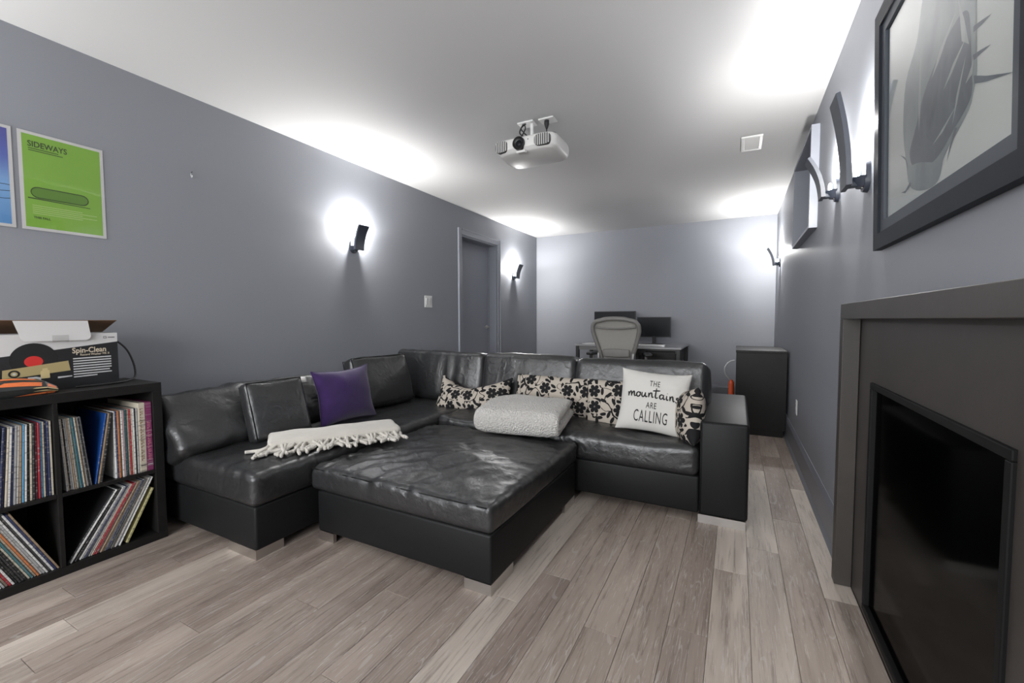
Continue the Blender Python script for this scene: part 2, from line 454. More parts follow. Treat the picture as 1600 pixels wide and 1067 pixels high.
def m_glass(name, tint, rough=0.02, k=0.95):
    t = NT(name)
    tr = t.n('ShaderNodeBsdfTransparent'); tr.inputs[0].default_value = (*tint, 1)
    gl = t.n('ShaderNodeBsdfGlossy'); gl.inputs['Roughness'].default_value = rough
    lw = t.n('ShaderNodeLayerWeight'); lw.inputs[0].default_value = 0.5
    fac = t.math('MULTIPLY_ADD', t.math('POWER', lw.outputs['Facing'], 5.0), k, 0.045)
    mx = t.n('ShaderNodeMixShader'); t.L(fac, mx.inputs[0]); t.L(tr.outputs[0], mx.inputs[1]); t.L(gl.outputs[0], mx.inputs[2])
    t.L(mx.outputs[0], t.o.inputs[0]); t.t.nodes.remove(t.p)
    return t.m
M['fireglass'] = m_glass('smoked_fire_glass', (0.20, 0.21, 0.21), 0.10, 0.25)
M['clear'] = m_glass('clear_sleeve', (0.97, 0.97, 0.97), 0.035)
M['picglass'] = m_glass('picture_glass', (0.96, 0.96, 0.96), 0.03)
def emis(name, col, s):
    t = NT(name); return t.set(col=(0.8, 0.8, 0.8), rough=0.5, emit=col, emit_s=s)
M['bulb'] = emis('lit_bulb', (1.0, 0.98, 0.95), 60.0)

# ================================================================== THE ROOM
def cells(bm, us, vs, holes, f):
    """boxes of a wall split at cut lines; holes: (u0, u1, v0, v1)"""
    us = sorted(set(us)); vs = sorted(set(vs))
    for a, b in zip(us, us[1:]):
        for c, d in zip(vs, vs[1:]):
            cu, cv = (a+b)/2, (c+d)/2
            if any(h[0] < cu < h[1] and h[2] < cv < h[3] for h in holes): continue
            f(bm, a, b, c, d)
    return bm
TH = 0.12
FP = dict(y0=0.76, y1=2.175, z1=1.14)                 # fireplace outer outline
WN = dict(y0=3.29, y1=4.19, z0=1.66, z1=2.27)         # boxed window
DR = dict(y0=4.27, y1=5.13, z1=2.085)                 # door opening
bm = cells(B(), [YF-TH, FP['y0']+0.02, FP['y1']-0.02, WN['y0'], WN['y1'], YB+TH], [0, FP['z1']-0.02, WN['z0'], WN['z1'], ZC],
           [(FP['y0']+0.02, FP['y1']-0.02, 0, FP['z1']-0.02), (WN['y0'], WN['y1'], WN['z0'], WN['z1'])],
           lambda bm, a, b, c, d: box(bm, XR, XR+TH, a, b, c, d))
struct('wall_right', bm, M['wall'], label='slate grey painted wall with the fireplace')
bm = cells(B(), [YF-TH, DR['y0'], DR['y1'], YB+TH], [0, DR['z1'], ZC], [(DR['y0'], DR['y1'], 0, DR['z1'])],
           lambda bm, a, b, c, d: box(bm, XL-TH, XL, a, b, c, d))
struct('wall_left', bm, M['wall'], label='slate grey painted wall with the door')
struct('wall_back', bbox(XL, XR, YB, YB+TH, 0, ZC), M['wall'], label='slate grey painted end wall behind the desks')
W2 = dict(x0=-2.55, x1=0.05, z0=0.70, z1=2.15)          # added, unseen window in the front wall
bm = cells(B(), [XL, W2['x0'], W2['x1'], XR], [0, W2['z0'], W2['z1'], ZC], [(W2['x0'], W2['x1'], W2['z0'], W2['z1'])], lambda bm, a, b, c, d: box(bm, a, b, YF-TH, YF, c, d))
struct('wall_front', bm, M['wall'], label='slate grey painted end wall with the added window')
struct('ceiling', bbox(XL-TH, XR+TH, YF-TH, YB+TH, ZC, ZC+0.1), M['ceil'], label='plain white painted ceiling')

# floor: sub-floor + one object per plank
floor = struct('floor', bbox(XL-TH, XR+TH, YF-TH, YB+TH, -0.06, -0.013), M['subfloor'], label='limed grey-brown wood plank floor')
PW, PX0, PLEN = 0.13, 0.064, 1.22
JOINT = {1: 2.682, 0: 2.282, -1: 2.02, -2: 1.558, -3: 2.45, -4: 1.419, -6: 1.650, -5: 2.119, 2: 1.995, -18: 0.978, -17: 0.588, -16: 0.450, -14: 0.777, -7: 1.425, -9: 0.85, -8: 0.35, -10: 1.25, -11: 0.62, -12: 1.05, -13: 0.25, -15: 1.12, -19: 0.66, -20: 0.3}
TONE_D, TONE_M, TONE_L = (0.265, 0.216, 0.188), (0.340, 0.288, 0.250), (0.470, 0.420, 0.370)
# tones of the planks that the photograph shows, (row, nth plank after the joint)
TONES = {(1, 0): 'D', (1, -1): 'm', (0, 0): 'L', (0, -1): 'l', (0, 1): 'D', (-1, 0): 'L', (-1, -1): 'l', (-2, 0): 'd', (-2, -1): 'd', (-3, 0): 'm', (-3, -1): 'm', (-4, 0): 'm', (-4, -1): 'm', (-5, 0): 'd', (-5, -1): 'm',
         (-6, 0): 'm', (-6, -1): 'D', (-7, 0): 'L', (-7, -1): 'L', (2, 0): 'L', (2, -1): 'm', (2, 1): 'd', (-8, 0): 'd', (-9, 0): 'd', (-9, -1): 'm', (-10, -1): 'm', (-10, 0): 'd', (-11, 0): 'd', (-12, -1): 'm', (-12, 0): 'd',
         (-13, 0): 'm', (-14, 0): 'd', (-14, -1): 'm', (-15, -1): 'd', (-15, 0): 'D', (-16, 0): 'm', (-16, -1): 'l', (-17, 0): 'l', (-17, -1): 'LL', (-18, 0): 'D', (-18, -1): 'd', (-19, 0): 'd', (-20, 0): 'm'}
def tone(k, rnd):
    mixc = lambda a, b, t: tuple(x*(1-t)+y*t for x, y in zip(a, b))
    base = {'D': mixc(TONE_D, TONE_M, 0.05), 'd': mixc(TONE_D, TONE_M, 0.5), 'm': TONE_M, 'l': mixc(TONE_M, TONE_L, 0.55), 'L': TONE_L, 'LL': tuple(x*1.12 for x in TONE_L)}[k]
    return tuple(x*(0.96+0.08*rnd) for x in base)
rnd = random.Random(4)
plank_mesh = {}
def plank(row, y0, y1, k):
    x0, x1 = PX0+row*PW, PX0+(row+1)*PW
    x0, x1, y0, y1 = max(x0, XL), min(x1, XR), max(y0, YF), min(y1, YB)
    if x1-x0 < 0.02 or y1-y0 < 0.03: return
    key = (round(x1-x0, 3), round(y1-y0, 3))
    if key not in plank_mesh:
        hx, hy = (x1-x0)/2-0.0005, (y1-y0)/2-0.0006
        bm = B(); b = 0.0012
        lo = [bm.verts.new((sx*hx, sy*hy, -0.013)) for sx, sy in ((-1,-1),(1,-1),(1,1),(-1,1))]
        md = [bm.verts.new((sx*hx, sy*hy, -b)) for sx, sy in ((-1,-1),(1,-1),(1,1),(-1,1))]
        hi = [bm.verts.new((sx*(hx-b), sy*(hy-b), 0)) for sx, sy in ((-1,-1),(1,-1),(1,1),(-1,1))]
        for A, C in ((lo, md), (md, hi)):
            for i in range(4): bm.faces.new((A[i], A[(i+1) % 4], C[(i+1) % 4], C[i]))
        bm.faces.new(hi); bm.faces.new(lo[::-1])
        me = bpy.data.meshes.new('plank'); bmesh.ops.recalc_face_normals(bm, faces=bm.faces); bm.to_mesh(me); bm.free(); me.materials.append(M['floor']); plank_mesh[key] = me
    o = bpy.data.objects.new('plank', plank_mesh[key]); o.location = ((x0+x1)/2, (y0+y1)/2, 0); link(o, floor)
    o.color = (*tone(k, rnd.random()), 1)
for row in range(int(math.floor((XL-PX0)/PW)), int(math.floor((XR-PX0)/PW))+1):
    j = JOINT.get(row, rnd.uniform(-0.6, 0.6)); i = -5
    while j + i*PLEN < YB:
        plank(row, j+i*PLEN, j+(i+1)*PLEN, TONES.get((row, i), rnd.choice('Ddddmmmll'))); i += 1

# baseboards: board, bevelled cap and shoe moulding
def baseboard(name, p0, p1, nrm, label):
    """profile swept from p0 to p1, nrm = direction into the room"""
    prof = [(0, 0), (0.028, 0), (0.028, 0.006), (0.0165, 0.026), (0.0155, 0.027), (0.0155, 0.162), (0.0145, 0.166), (0.003, 0.192), (0, 0.192)]
    f = lambda P: (lambda a, b: (P[0]+nrm[0]*a, P[1]+nrm[1]*a, b))
    return struct(name, prism(B(), prof, f(p0), f(p1)), M['base'], label=label)
baseboard('baseboard_right', (XR, FP['y1']+0.001), (XR, YB), (-1, 0), 'slate painted baseboard along the fireplace wall')
baseboard('baseboard_right_front', (XR, YF), (XR, FP['y0']), (-1, 0), 'slate painted baseboard beside the unseen front wall')
baseboard('baseboard_back', (XL+0.03, YB), (XR-0.03, YB), (0, -1), 'slate painted baseboard of the end wall behind the desks')
baseboard('baseboard_left', (XL, YF), (XL, DR['y0']-0.075), (1, 0), 'slate painted baseboard behind the sofa and record shelf')
baseboard('baseboard_left_back', (XL, DR['y1']+0.075), (XL, YB), (1, 0), 'slate painted baseboard past the door')

# door with casing
d = bpy.data.objects.new('door_1', None); d.location = (XL, (DR['y0']+DR['y1'])/2, 0); link(d); tag(d, 'slate painted flush door with lever handle, set deep in its casing', kind='structure')
mk('door_leaf', bbox(XL-0.165, XL-0.125, DR['y0']+0.002, DR['y1']-0.002, 0.006, DR['z1']-0.004, 0.002), M['door'], d, world=True)
bm = B()
box(bm, XL-0.17, XL, DR['y0'], DR['y0']+0.018, 0, DR['z1']); box(bm, XL-0.17, XL, DR['y1']-0.018, DR['y1'], 0, DR['z1']); box(bm, XL-0.17, XL, DR['y0']+0.018, DR['y1']-0.018, DR['z1']-0.018, DR['z1'])
box(bm, XL-0.125, XL-0.112, DR['y0']+0.018, DR['y0']+0.03, 0, DR['z1']-0.018); box(bm, XL-0.125, XL-0.112, DR['y1']-0.03, DR['y1']-0.018, 0, DR['z1']-0.018); box(bm, XL-0.125, XL-0.112, DR['y0']+0.03, DR['y1']-0.03, DR['z1']-0.03, DR['z1']-0.018)
mk('door_jamb', bm, M['trim'], d, world=True)
CW = 0.072
for a, b, c, e in ((DR['y0']-CW, DR['y0'], 0, DR['z1']+CW), (DR['y1'], DR['y1']+CW, 0, DR['z1']+CW), (DR['y0'], DR['y1'], DR['z1'], DR['z1']+CW)):
    bm = bbox(XL, XL+0.016, a, b, c, e, 0.004)
    if e-c > b-a:
        o0, o1 = (a, a+0.016) if a < DR['y0'] else (b-0.016, b)
        box(bm, XL+0.012, XL+0.024, o0, o1, c, e, 0.004)
    else: box(bm, XL+0.012, XL+0.024, a, b, e-0.016, e, 0.004)
    mk('door_casing', bm, M['trim'], d, world=True)
bm = lathe(B(), [(0, 0), (0.026, 0), (0.026, 0.006), (0.012, 0.010), (0.012, 0.045), (0, 0.045)], 20, (XL-0.125, 5.055, 0.985), 'x')
tube(bm, [(XL-0.085, 5.055, 0.985), (XL-0.080, 5.02, 0.985), (XL-0.080, 4.94, 0.985)], [0.010, 0.010, 0.008], 10)
mk('door_handle', bm, M['chrome'], d, smooth=True, world=True, auto=0.7)

# boxed-in window on the right wall
d = bpy.data.objects.new('window_1', None); d.location = (XR, (WN['y0']+WN['y1'])/2, WN['z0']); link(d); tag(d, 'small high window recess closed by a slate panel, in a deep box frame', kind='structure')
mk('window_panel', bbox(XR+0.10, XR+0.115, WN['y0'], WN['y1'], WN['z0'], WN['z1']), M['door'], d, world=True)
P_ = 0.045; fw = 0.055
bm = bbox(XR-P_, XR+0.10, WN['y0']-0.012, WN['y0']+0.008, WN['z0']-0.012, WN['z1']+0.012, 0.002); mk('window_frame', bm, M['trim'], d, world=True)
bm = bbox(XR-P_, XR+0.10, WN['y1']-0.008, WN['y1']+0.012, WN['z0']-0.012, WN['z1']+0.012, 0.002); mk('window_frame', bm, M['trim'], d, world=True)
bm = bbox(XR-P_, XR+0.10, WN['y0']+0.008, WN['y1']-0.008, WN['z0']-0.012, WN['z0']+0.008, 0.002); mk('window_frame', bm, M['trim'], d, world=True)
bm = bbox(XR-P_, XR+0.10, WN['y0']+0.008, WN['y1']-0.008, WN['z1']-0.008, WN['z1']+0.012, 0.002); mk('window_frame', bm, M['trim'], d, world=True)

# ================================================================== LAMPS
def sconce(name, label, wall, y, z, L=0.20, lean=0.055, W=0.105, power=SCONCE_W):
    """local: wall plane x = 0, room towards +x"""
    t = thing(name, label, 'wall lamp', (XL if wall == 'L' else XR, y, z), (0, 0, 0 if wall == 'L' else PI), 'wall sconces')
    # back plate: upright capsule
    pts = [(0.042*math.cos(a), -0.018+0.042*math.sin(a)) for a in [PI+PI*i/12 for i in range(13)]] + [(0.042*math.cos(a), 0.018+0.055*math.sin(a)) for a in [PI*i/12 for i in range(13)]]
    bm = prism(B(), pts, lambda a, b: (0.0, a, b), lambda a, b: (0.016, a*0.94, b*0.94))
    pl = mk('wall_plate', bm, M['sconce'], t, smooth=True, auto=0.6)
    mk('screw', lathe(B(), [(0, 0.0195), (0.003, 0.0195), (0.004, 0.016), (0.004, 0.012)], 10, (0, 0.0, -0.040), 'x'), M['chrome'], pl)
    # cup under the lamp and the arm out to the shade
    cup = [(0.046*math.cos(a), 0.046*math.sin(a)) for a in [-PI/2+PI*i/14 for i in range(15)]]
    bm = prism(B(), cup, lambda a, b: (0.012+a, b, -0.004), lambda a, b: (0.012+a*0.55, b*0.55, -0.040))
    box(bm, 0.03, 0.066, -0.018, 0.018, -0.036, -0.014, 0.004)
    mk('lamp_cup', bm, M['sconce'], t, smooth=True, auto=0.6)
    # curved shade: a bent tapering board that leans away from the wall
    n = 14; bm = B(); rows = []
    for i in range(n+1):
        s = i/n; x = 0.058 + 0.012*s + lean*s**2.2; zz = -0.036 + L*s
        dx = 0.012 + lean*2.2*max(s, 0.02)**1.2; nv = Vector((L, 0, -dx)).normalized()
        hw = W/2*(0.94+0.10*s); th = 0.014 + 0.004*(1-s)
        a = Vector((x, 0, zz)); b = a + nv*th
        rows.append([bm.verts.new((a.x, -hw, a.z)), bm.verts.new((b.x, -hw*0.97, b.z)), bm.verts.new((b.x, hw*0.97, b.z)), bm.verts.new((a.x, hw, a.z))])
    for A, C in zip(rows, rows[1:]):
        for k in range(4): bm.faces.new((A[k], A[(k+1) % 4], C[(k+1) % 4], C[k]))
    bm.faces.new(rows[0][::-1]); bm.faces.new(rows[-1])
    mk('shade', bm, M['sconce'], t, smooth=True, auto=0.5)
    bm = lathe(B(), [(0, 0.002), (0.007, 0.002), (0.008, 0.012), (0.006, 0.032), (0, 0.036)], 12, (0.034, 0, 0), 'z')
    mk('bulb', bm, M['bulb'], t, smooth=True)
    # the lamp: a reflector throwing upwards plus the bare upper end of the bulb
    for kind, part, zz in (('SPOT', 0.42, 0.036+0.24*L), ('POINT', 0.62, 0.036+0.46*L)):
        ld = bpy.data.lights.new('sconce_light', kind); ld.energy = power*part; ld.shadow_soft_size = 0.026; ld.color = (1.0, 0.985, 0.965)
        if kind == 'SPOT': ld.spot_size = math.radians(178); ld.spot_blend = 0.3
        lo = bpy.data.objects.new('sconce_light', ld); lo.location = (0.036, 0, zz); lo.rotation_euler = (PI, 0, 0); link(lo, t)
    return t
sconce('wall_sconce', 'slate wall sconce with curved shade between the poster and the door', 'L', 2.655, 1.708)
sconce('wall_sconce', 'slate wall sconce with curved shade past the door', 'L', 5.62, 1.715, power=SCONCE_W*1.0)
sconce('wall_sconce', 'added slate wall sconce, out of view, beyond the far edge of the blue poster', 'L', -0.32, 1.71)  # unseen sconce, added to brighten the room
sconce('wall_sconce', 'tall slate wall sconce with long shade right beside the framed picture', 'R', 2.10, 1.62, L=0.345, lean=0.035, W=0.125, power=SCONCE_W*0.42)
sconce('wall_sconce', 'short slate wall sconce between the tall sconce and the boxed window', 'R', 2.655, 1.715, power=SCONCE_W*0.42)
sconce('wall_sconce', 'slate wall sconce near the end wall past the boxed window', 'R', 5.83, 1.735, power=SCONCE_W*1.0)
sconce('wall_sconce', 'added slate wall sconce, out of view, on the near side of the framed picture', 'R', 0.50, 1.62, power=SCONCE_W*0.42)  # second added sconce outside the view, for more light

# wide window added behind the camera to let the fill light in
d = bpy.data.objects.new('added_window', None); d.location = ((W2['x0']+W2['x1'])/2, YF, W2['z0']); link(d); tag(d, 'wide white framed window, added for light, in the end wall facing the sofa', kind='structure')
fy0, fy1 = YF-0.09, YF-0.03; n_ = 3; wx = (W2['x1']-W2['x0'])/n_
for a in ((W2['x0'], W2['x1'], W2['z0'], W2['z0']+0.05), (W2['x0'], W2['x1'], W2['z1']-0.05, W2['z1'])): mk('window_frame', bbox(a[0], a[1], fy0, fy1, a[2], a[3], 0.004), M['white'], d, world=True)
for k in range(n_+1):
    xx = min(max(W2['x0']+k*wx-0.025, W2['x0']), W2['x1']-0.05)
    mk('added_mullion', bbox(xx, xx+0.05, fy0, fy1, W2['z0']+0.05, W2['z1']-0.05, 0.004), M['white'], d, world=True)
for k in range(n_):
    bm = B(); x0_, x1_ = W2['x0']+k*wx+0.025, W2['x0']+(k+1)*wx-0.025; yy = YF-0.06
    flat_poly(bm, [(x0_, yy, W2['z0']+0.05), (x1_, yy, W2['z0']+0.05), (x1_, yy, W2['z1']-0.05), (x0_, yy, W2['z1']-0.05)]); mk('window_pane', bm, M['clear'], d, world=True)
mk('added_sill', bbox(W2['x0']-0.04, W2['x1']+0.04, YF-0.02, YF+0.05, W2['z0']-0.03, W2['z0'], 0.004), M['white'], d, world=True)

# ================================================================== FIREPLACE
fp = thing('fireplace', 'charcoal fireplace with a stepped stone surround and dark glass front', 'fireplace', (XR, (FP['y0']+FP['y1'])/2, 0))
FX = 0.374
for a, b in ((FP['y1']-0.055, FP['y1']), (FP['y0'], FP['y0']+0.055)):
    bm = bbox(FX, XR-0.001, a, b, 0.001, FP['z1']-0.0605, 0.002); mk('surround_leg', bm, M['surround'], fp, world=True)
mk('surround_header', bbox(FX, XR-0.001, FP['y0'], FP['y1'], FP['z1']-0.06, FP['z1'], 0.002), M['surround'], fp, world=True)
GY0, GY1, GZ0, GZ1 = 1.045, 1.935, 0.03, 0.855
bm = cells(B(), [FP['y0']+0.021, GY0, GY1, FP['y1']-0.021], [0.001, GZ0, GZ1, FP['z1']-0.021], [(GY0, GY1, GZ0, GZ1)], lambda bm, a, b, c, d: box(bm, 0.432, 0.452, a, b, c, d))
mk('surround_panel', bm, M['surround'], fp, world=True)
fr = B(); t_ = 0.022
for a, b, c, e in ((GY0, GY1, GZ1-t_, GZ1), (GY0, GY1, GZ0, GZ0+t_), (GY0, GY0+t_, GZ0+t_, GZ1-t_), (GY1-t_, GY1, GZ0+t_, GZ1-t_)): box(fr, 0.424, 0.456, a, b, c, e, 0.003)
gf = mk('glass_frame', fr, plain('matte_black_steel', (0.010, 0.010, 0.010), 0.6, spec=0.15), fp, world=True)
gl = mk('glass_pane', bbox(0.440, 0.444, GY0+t_, GY1-t_, GZ0+t_, GZ1-t_), M['fireglass'], fp, world=True)
bm = B(); D0, D1 = 0.457, 0.86
box(bm, D1, D1+0.02, GY0+0.05, GY1-0.05, GZ0, GZ1); box(bm, D0, D1, GY0-0.01, GY0+0.01, GZ0, GZ1); box(bm, D0, D1, GY1-0.01, GY1+0.01, GZ0, GZ1)
box(bm, D0, D1+0.02, GY0, GY1, GZ0-0.025, GZ0+0.02); box(bm, D0, D1+0.02, GY0, GY1, GZ1-0.02, GZ1+0.01)
mk('firebox', bm, plain('soot_steel', (0.03, 0.03, 0.03), 0.8, var=0.3), fp, world=True)
M['log'] = plain('ceramic_log', (0.22, 0.18, 0.14), 0.9, bump=0.6, bscale=30, var=0.5)
rr = random.Random(7)
for i, (ya, yb, xa, xb, za, zb, r) in enumerate(((1.15, 1.62, 0.62, 0.66, 0.12, 0.13, 0.05), (1.40, 1.83, 0.72, 0.64, 0.13, 0.15, 0.045), (1.25, 1.72, 0.56, 0.60, 0.10, 0.11, 0.04), (1.3, 1.55, 0.55, 0.72, 0.21, 0.24, 0.035), (1.7, 1.52, 0.56, 0.74, 0.20, 0.25, 0.035))):
    a, b = Vector((xa, ya, za)), Vector((xb, yb, zb))
    pts = [a.lerp(b, k/9) + Vector((rr.uniform(-.006, .006), 0, rr.uniform(-.006, .006))) for k in range(10)]
    mk('ceramic_log', tube(B(), pts, [r*(0.9+0.2*rr.random()) for _ in pts], 12), M['log'], fp, smooth=True, world=True, auto=0.8)
mk('grate', bbox(0.50, 0.80, 1.12, 1.86, GZ0+0.02, GZ0+0.045, 0.004), M['rubber'], fp, world=True)

# ================================================================== FRAMED PICTURE
M['picframe'] = plain('dark_slate_frame', (0.016, 0.019, 0.025), 0.5, spec=0.12)
M['picframe2'] = plain('slate_frame_slip', (0.055, 0.064, 0.078), 0.45, spec=0.25)
def m_art():
    t = NT('pale_abstract_print'); c = t.coord()
    n1 = t.noise(c, 3.0, 5, 0.6, 0.6)
    return t.set(col=t.mix(n1, (0.74, 0.80, 0.76), (0.86, 0.88, 0.84)), rough=0.6)
def m_ink(name, a, b, s=9):
    t = NT(name); c = t.coord('Object', (2.4, 2.4, 1.0)); n1 = t.noise(c, s, 6, 0.65, 1.2)
    return t.set(col=t.mix(t.math('MULTIPLY_ADD', n1, 2.4, -0.7, clamp=True), a, b), rough=0.6)
M['art'] = m_art(); M['ink1'] = m_ink('washed_blue_grey_ink', (0.20, 0.24, 0.26), (0.42, 0.47, 0.47), 3); M['ink2'] = m_ink('dark_blue_grey_ink', (0.045, 0.060, 0.085), (0.15, 0.19, 0.23), 5); M['ink3'] = m_ink('pale_ink', (0.44, 0.47, 0.48), (0.60, 0.62, 0.61))
pic = thing('framed_picture', 'large framed abstract print, dark splintered shape on pale ground, over the fireplace', 'picture', (XR-0.003, 1.4225, 1.309), (0, 0.024, PI))
PHW, PH, P1, P2 = 0.4475, 0.762, 0.050, 0.036
for nme, mt, o0, o1, x0, x1 in (('frame_rail', 'picframe', 0, P1, 0.001, 0.024), ('inner_slip', 'picframe2', P1, P1+P2, 0.001, 0.017)):
    for s in (-1, 1):
        q = [(s*(PHW-o0), o0), (s*(PHW-o0), PH-o0), (s*(PHW-o1), PH-o1), (s*(PHW-o1), o1)]
        mk(nme, prism(B(), q, lambda a, b: (x0, a, b), lambda a, b: (x1, a, b)), M[mt], pic)
    for z0, z1 in ((o0, o1), (PH-o0, PH-o1)):
        q = [(-(PHW-o0), z0), (PHW-o0, z0), (PHW-o1, z1), (-(PHW-o1), z1)]
        mk(nme, prism(B(), q, lambda a, b: (x0, a, b), lambda a, b: (x1, a, b)), M[mt], pic)
PI_ = P1+P2-0.004
mk('mount_board', bbox(0.001, 0.006, -PHW+PI_, PHW-PI_, PI_, PH-PI_), M['art'], pic)
def art_poly(pts, mat, x, sm=True):
    P = smooth_pts([(x, a, b) for a, b in pts], 4, True) if sm else [Vector((x, a, b)) for a, b in pts]
    bm = B(); f = bm.faces.new([bm.verts.new(p) for p in P]); bmesh.ops.triangulate(bm, faces=[f])
    return mk('print_shape', bm, M[mat], pic)
art_poly([(-0.04, 0.66), (-0.121, 0.514), (-0.208, 0.439), (-0.226, 0.321), (-0.201, 0.222), (-0.165, 0.138), (-0.062, 0.100), (0.026, 0.100), (0.06, 0.152), (0.119, 0.174), (0.178, 0.204), (0.193, 0.229), (0.208, 0.266), (0.195, 0.336), (0.20, 0.486), (0.19, 0.66)], 'ink1', 0.0064)
art_poly([(0.114, 0.42), (0.01, 0.39), (-0.07, 0.345), (-0.123, 0.281), (-0.17, 0.226), (-0.12, 0.17), (-0.03, 0.155), (0.035, 0.160), (0.103, 0.187), (0.163, 0.21), (0.19, 0.237), (0.180, 0.30), (0.17, 0.40)], 'ink2', 0.0068)
art_poly([(-0.15, 0.19), (-0.12, 0.125), (-0.06, 0.11), (0.01, 0.12), (0.0, 0.15)], 'ink1', 0.0069)
for q in ([(0.173, 0.336), (0.15, 0.40), (0.12, 0.46), (0.14, 0.36)], [(0.05, 0.30), (0.10, 0.335), (0.165, 0.36), (0.09, 0.315)], [(-0.10, 0.26), (-0.106, 0.34), (-0.095, 0.46), (-0.089, 0.33)], [(-0.01, 0.195), (0.05, 0.205), (0.13, 0.240), (0.06, 0.217)], [(-0.02, 0.36), (0.03, 0.405), (0.11, 0.44), (0.02, 0.378)], [(0.10, 0.20), (0.120, 0.26), (0.160, 0.32), (0.128, 0.25)], [(0.16, 0.262), (0.185, 0.285), (0.195, 0.30), (0.190, 0.268)]):
    art_poly(q, 'ink3', 0.0072, False)
for q in ([(0.195, 0.262), (0.247, 0.236), (0.340, 0.197), (0.245, 0.226), (0.198, 0.244)], [(0.19, 0.305), (0.227, 0.297), (0.262, 0.287), (0.225, 0.290), (0.19, 0.292)], [(0.19, 0.362), (0.23, 0.352), (0.262, 0.343), (0.228, 0.344), (0.19, 0.349)], [(0.125, 0.185), (0.094, 0.155), (0.072, 0.128), (0.088, 0.16), (0.112, 0.19)], [(-0.18, 0.185), (-0.2, 0.22), (-0.25, 0.252), (-0.205, 0.23), (-0.185, 0.21)], [(-0.16, 0.15), (-0.2, 0.135), (-0.235, 0.138), (-0.2, 0.128), (-0.155, 0.138)]):
    art_poly(q, 'ink2', 0.0070, False)
mk('picture_glass', bbox(0.0095, 0.0112, -PHW+PI_, PHW-PI_, PI_, PH-PI_), M['picglass'], pic)

# ================================================================== POSTERS
def poster(name, label, yc, z0, W, Hh):
    t = thing(name, label, 'poster', (XL+0.0012, yc, z0), (0, 0, 0))
    # local: x out of the wall, y -> right as seen from the room is +Y world
    mk('backing_sheet', bbox(0, 0.0012, -W/2, W/2, 0, Hh), M['card_white'], t)
    return t
PW_, PHt = 0.297, 0.447
ps = poster('movie_poster', 'green printed poster with bold title in a clear plastic sleeve', 0.8815, 1.503, PW_, PHt)
M['pgreen'] = plain('green_poster_print', (0.225, 0.44, 0.055), 0.5)
M['pink'] = plain('dark_poster_print', (0.035, 0.06, 0.02), 0.5); M['pshade'] = plain('shade_green_print', (0.12, 0.25, 0.035), 0.5); M['ptxt'] = plain('pale_green_print', (0.42, 0.56, 0.20), 0.5)
b_ = 0.013
mk('print_field', bbox(0.0012, 0.0015, -PW_/2+b_, PW_/2-b_, b_, PHt-b_), M['pgreen'], ps)
def on_wall_text(parent, body, size, y, z, mat, x=0.0019, sx=1.0, bold=0.0, spacing=1.0, name='lettering'):
    bm = text_bm(body, size, spacing, bold, 'LEFT')
    for v in bm.verts: v.co = Vector((x, y + v.co.x*sx, z + v.co.y))
    return mk(name, bm, mat, parent)
on_wall_text(ps, 'SIDEWAYS', 0.036, -0.118, 0.392, M['pink'], sx=0.78, bold=0.0007)
for i, (a, b) in enumerate(((0.371, 0.10), (0.362, 0.115))):
    mk('small_print', bbox(0.0015, 0.0017, -0.116, -0.116+b, a, a+0.0035), M['pink'], ps)
# plain generic capsule and its shadow line
q = [(-0.09+0.026*math.cos(k*PI/8), 0.174+0.026*math.sin(k*PI/8)) for k in range(4, 13)] + [(0.06+0.026*math.cos(k*PI/8), 0.174+0.026*math.sin(k*PI/8)) for k in range(-4, 5)]
mk('print_shape', prism(B(), q, lambda a, b: (0.0015, a, b), lambda a, b: (0.0017, a, b)), M['pink'], ps)
q2 = [(a*0.965-0.001, 0.174+(b-0.174)*0.84) for a, b in q]
mk('print_shape', prism(B(), q2, lambda a, b: (0.0017, a, b), lambda a, b: (0.0018, a, b)), M['pshade'], ps)
mk('print_shape', prism(B(), [(-0.125, 0.143), (0.09, 0.139), (0.09, 0.142), (-0.125, 0.148)], lambda a, b: (0.0015, a, b), lambda a, b: (0.0017, a, b)), M['pink'], ps)
for i in range(5):
    mk('small_print', bbox(0.0015, 0.0017, -0.112, 0.02+0.09*(i % 2)*0.6+0.04, 0.112-i*0.009, 0.1155-i*0.009), M['ptxt'], ps)
on_wall_text(ps, 'THIS FALL', 0.014, -0.110, 0.058, M['pink'], sx=0.9, bold=0.0004)
def sleeve(parent, W, Hh):
    bm = B(); n = 14; g = {}
    for i in range(n+1):
        for j in range(n+1):
            y, z = -W/2-0.006+(W+0.012)*i/n, -0.006+(Hh+0.012)*j/n
            x = 0.0035 + 0.0022*max(0, math.sin(PI*i/n))*max(0, math.sin(PI*j/n))*(1+0.9*nz3(y*9, z*7, 1.3)) + 0.0016*math.exp(-((z-Hh*0.52+y*0.12)/0.02)**2)
            g[i, j] = bm.verts.new((x, y, z))
    for i in range(n):
        for j in range(n): bm.faces.new((g[i,j], g[i+1,j], g[i+1,j+1], g[i,j+1]))
    return mk('clear_sleeve', bm, M['clear'], parent, smooth=True)
sleeve(ps, PW_, PHt)
p2 = poster('blue_poster', 'blue poster with dark wavy lines at the picture edge, in a clear sleeve', 0.5665, 1.503, PW_, PHt)
def m_blue():
    t = NT('blue_sky_print'); c = t.coord(); s = t.n('ShaderNodeSeparateXYZ'); t.L(c, s.inputs[0])
    return t.set(col=t.ramp(t.math('MULTIPLY', s.outputs[2], 2.24), [(0.0, (0.10, 0.27, 0.55)), (0.42, (0.22, 0.42, 0.72)), (0.7, (0.10, 0.14, 0.45)), (1.0, (0.09, 0.09, 0.33))]), rough=0.5)
mk('print_field', bbox(0.0012, 0.0015, -PW_/2+b_, PW_/2-b_, b_, PHt-b_), m_blue(), p2)
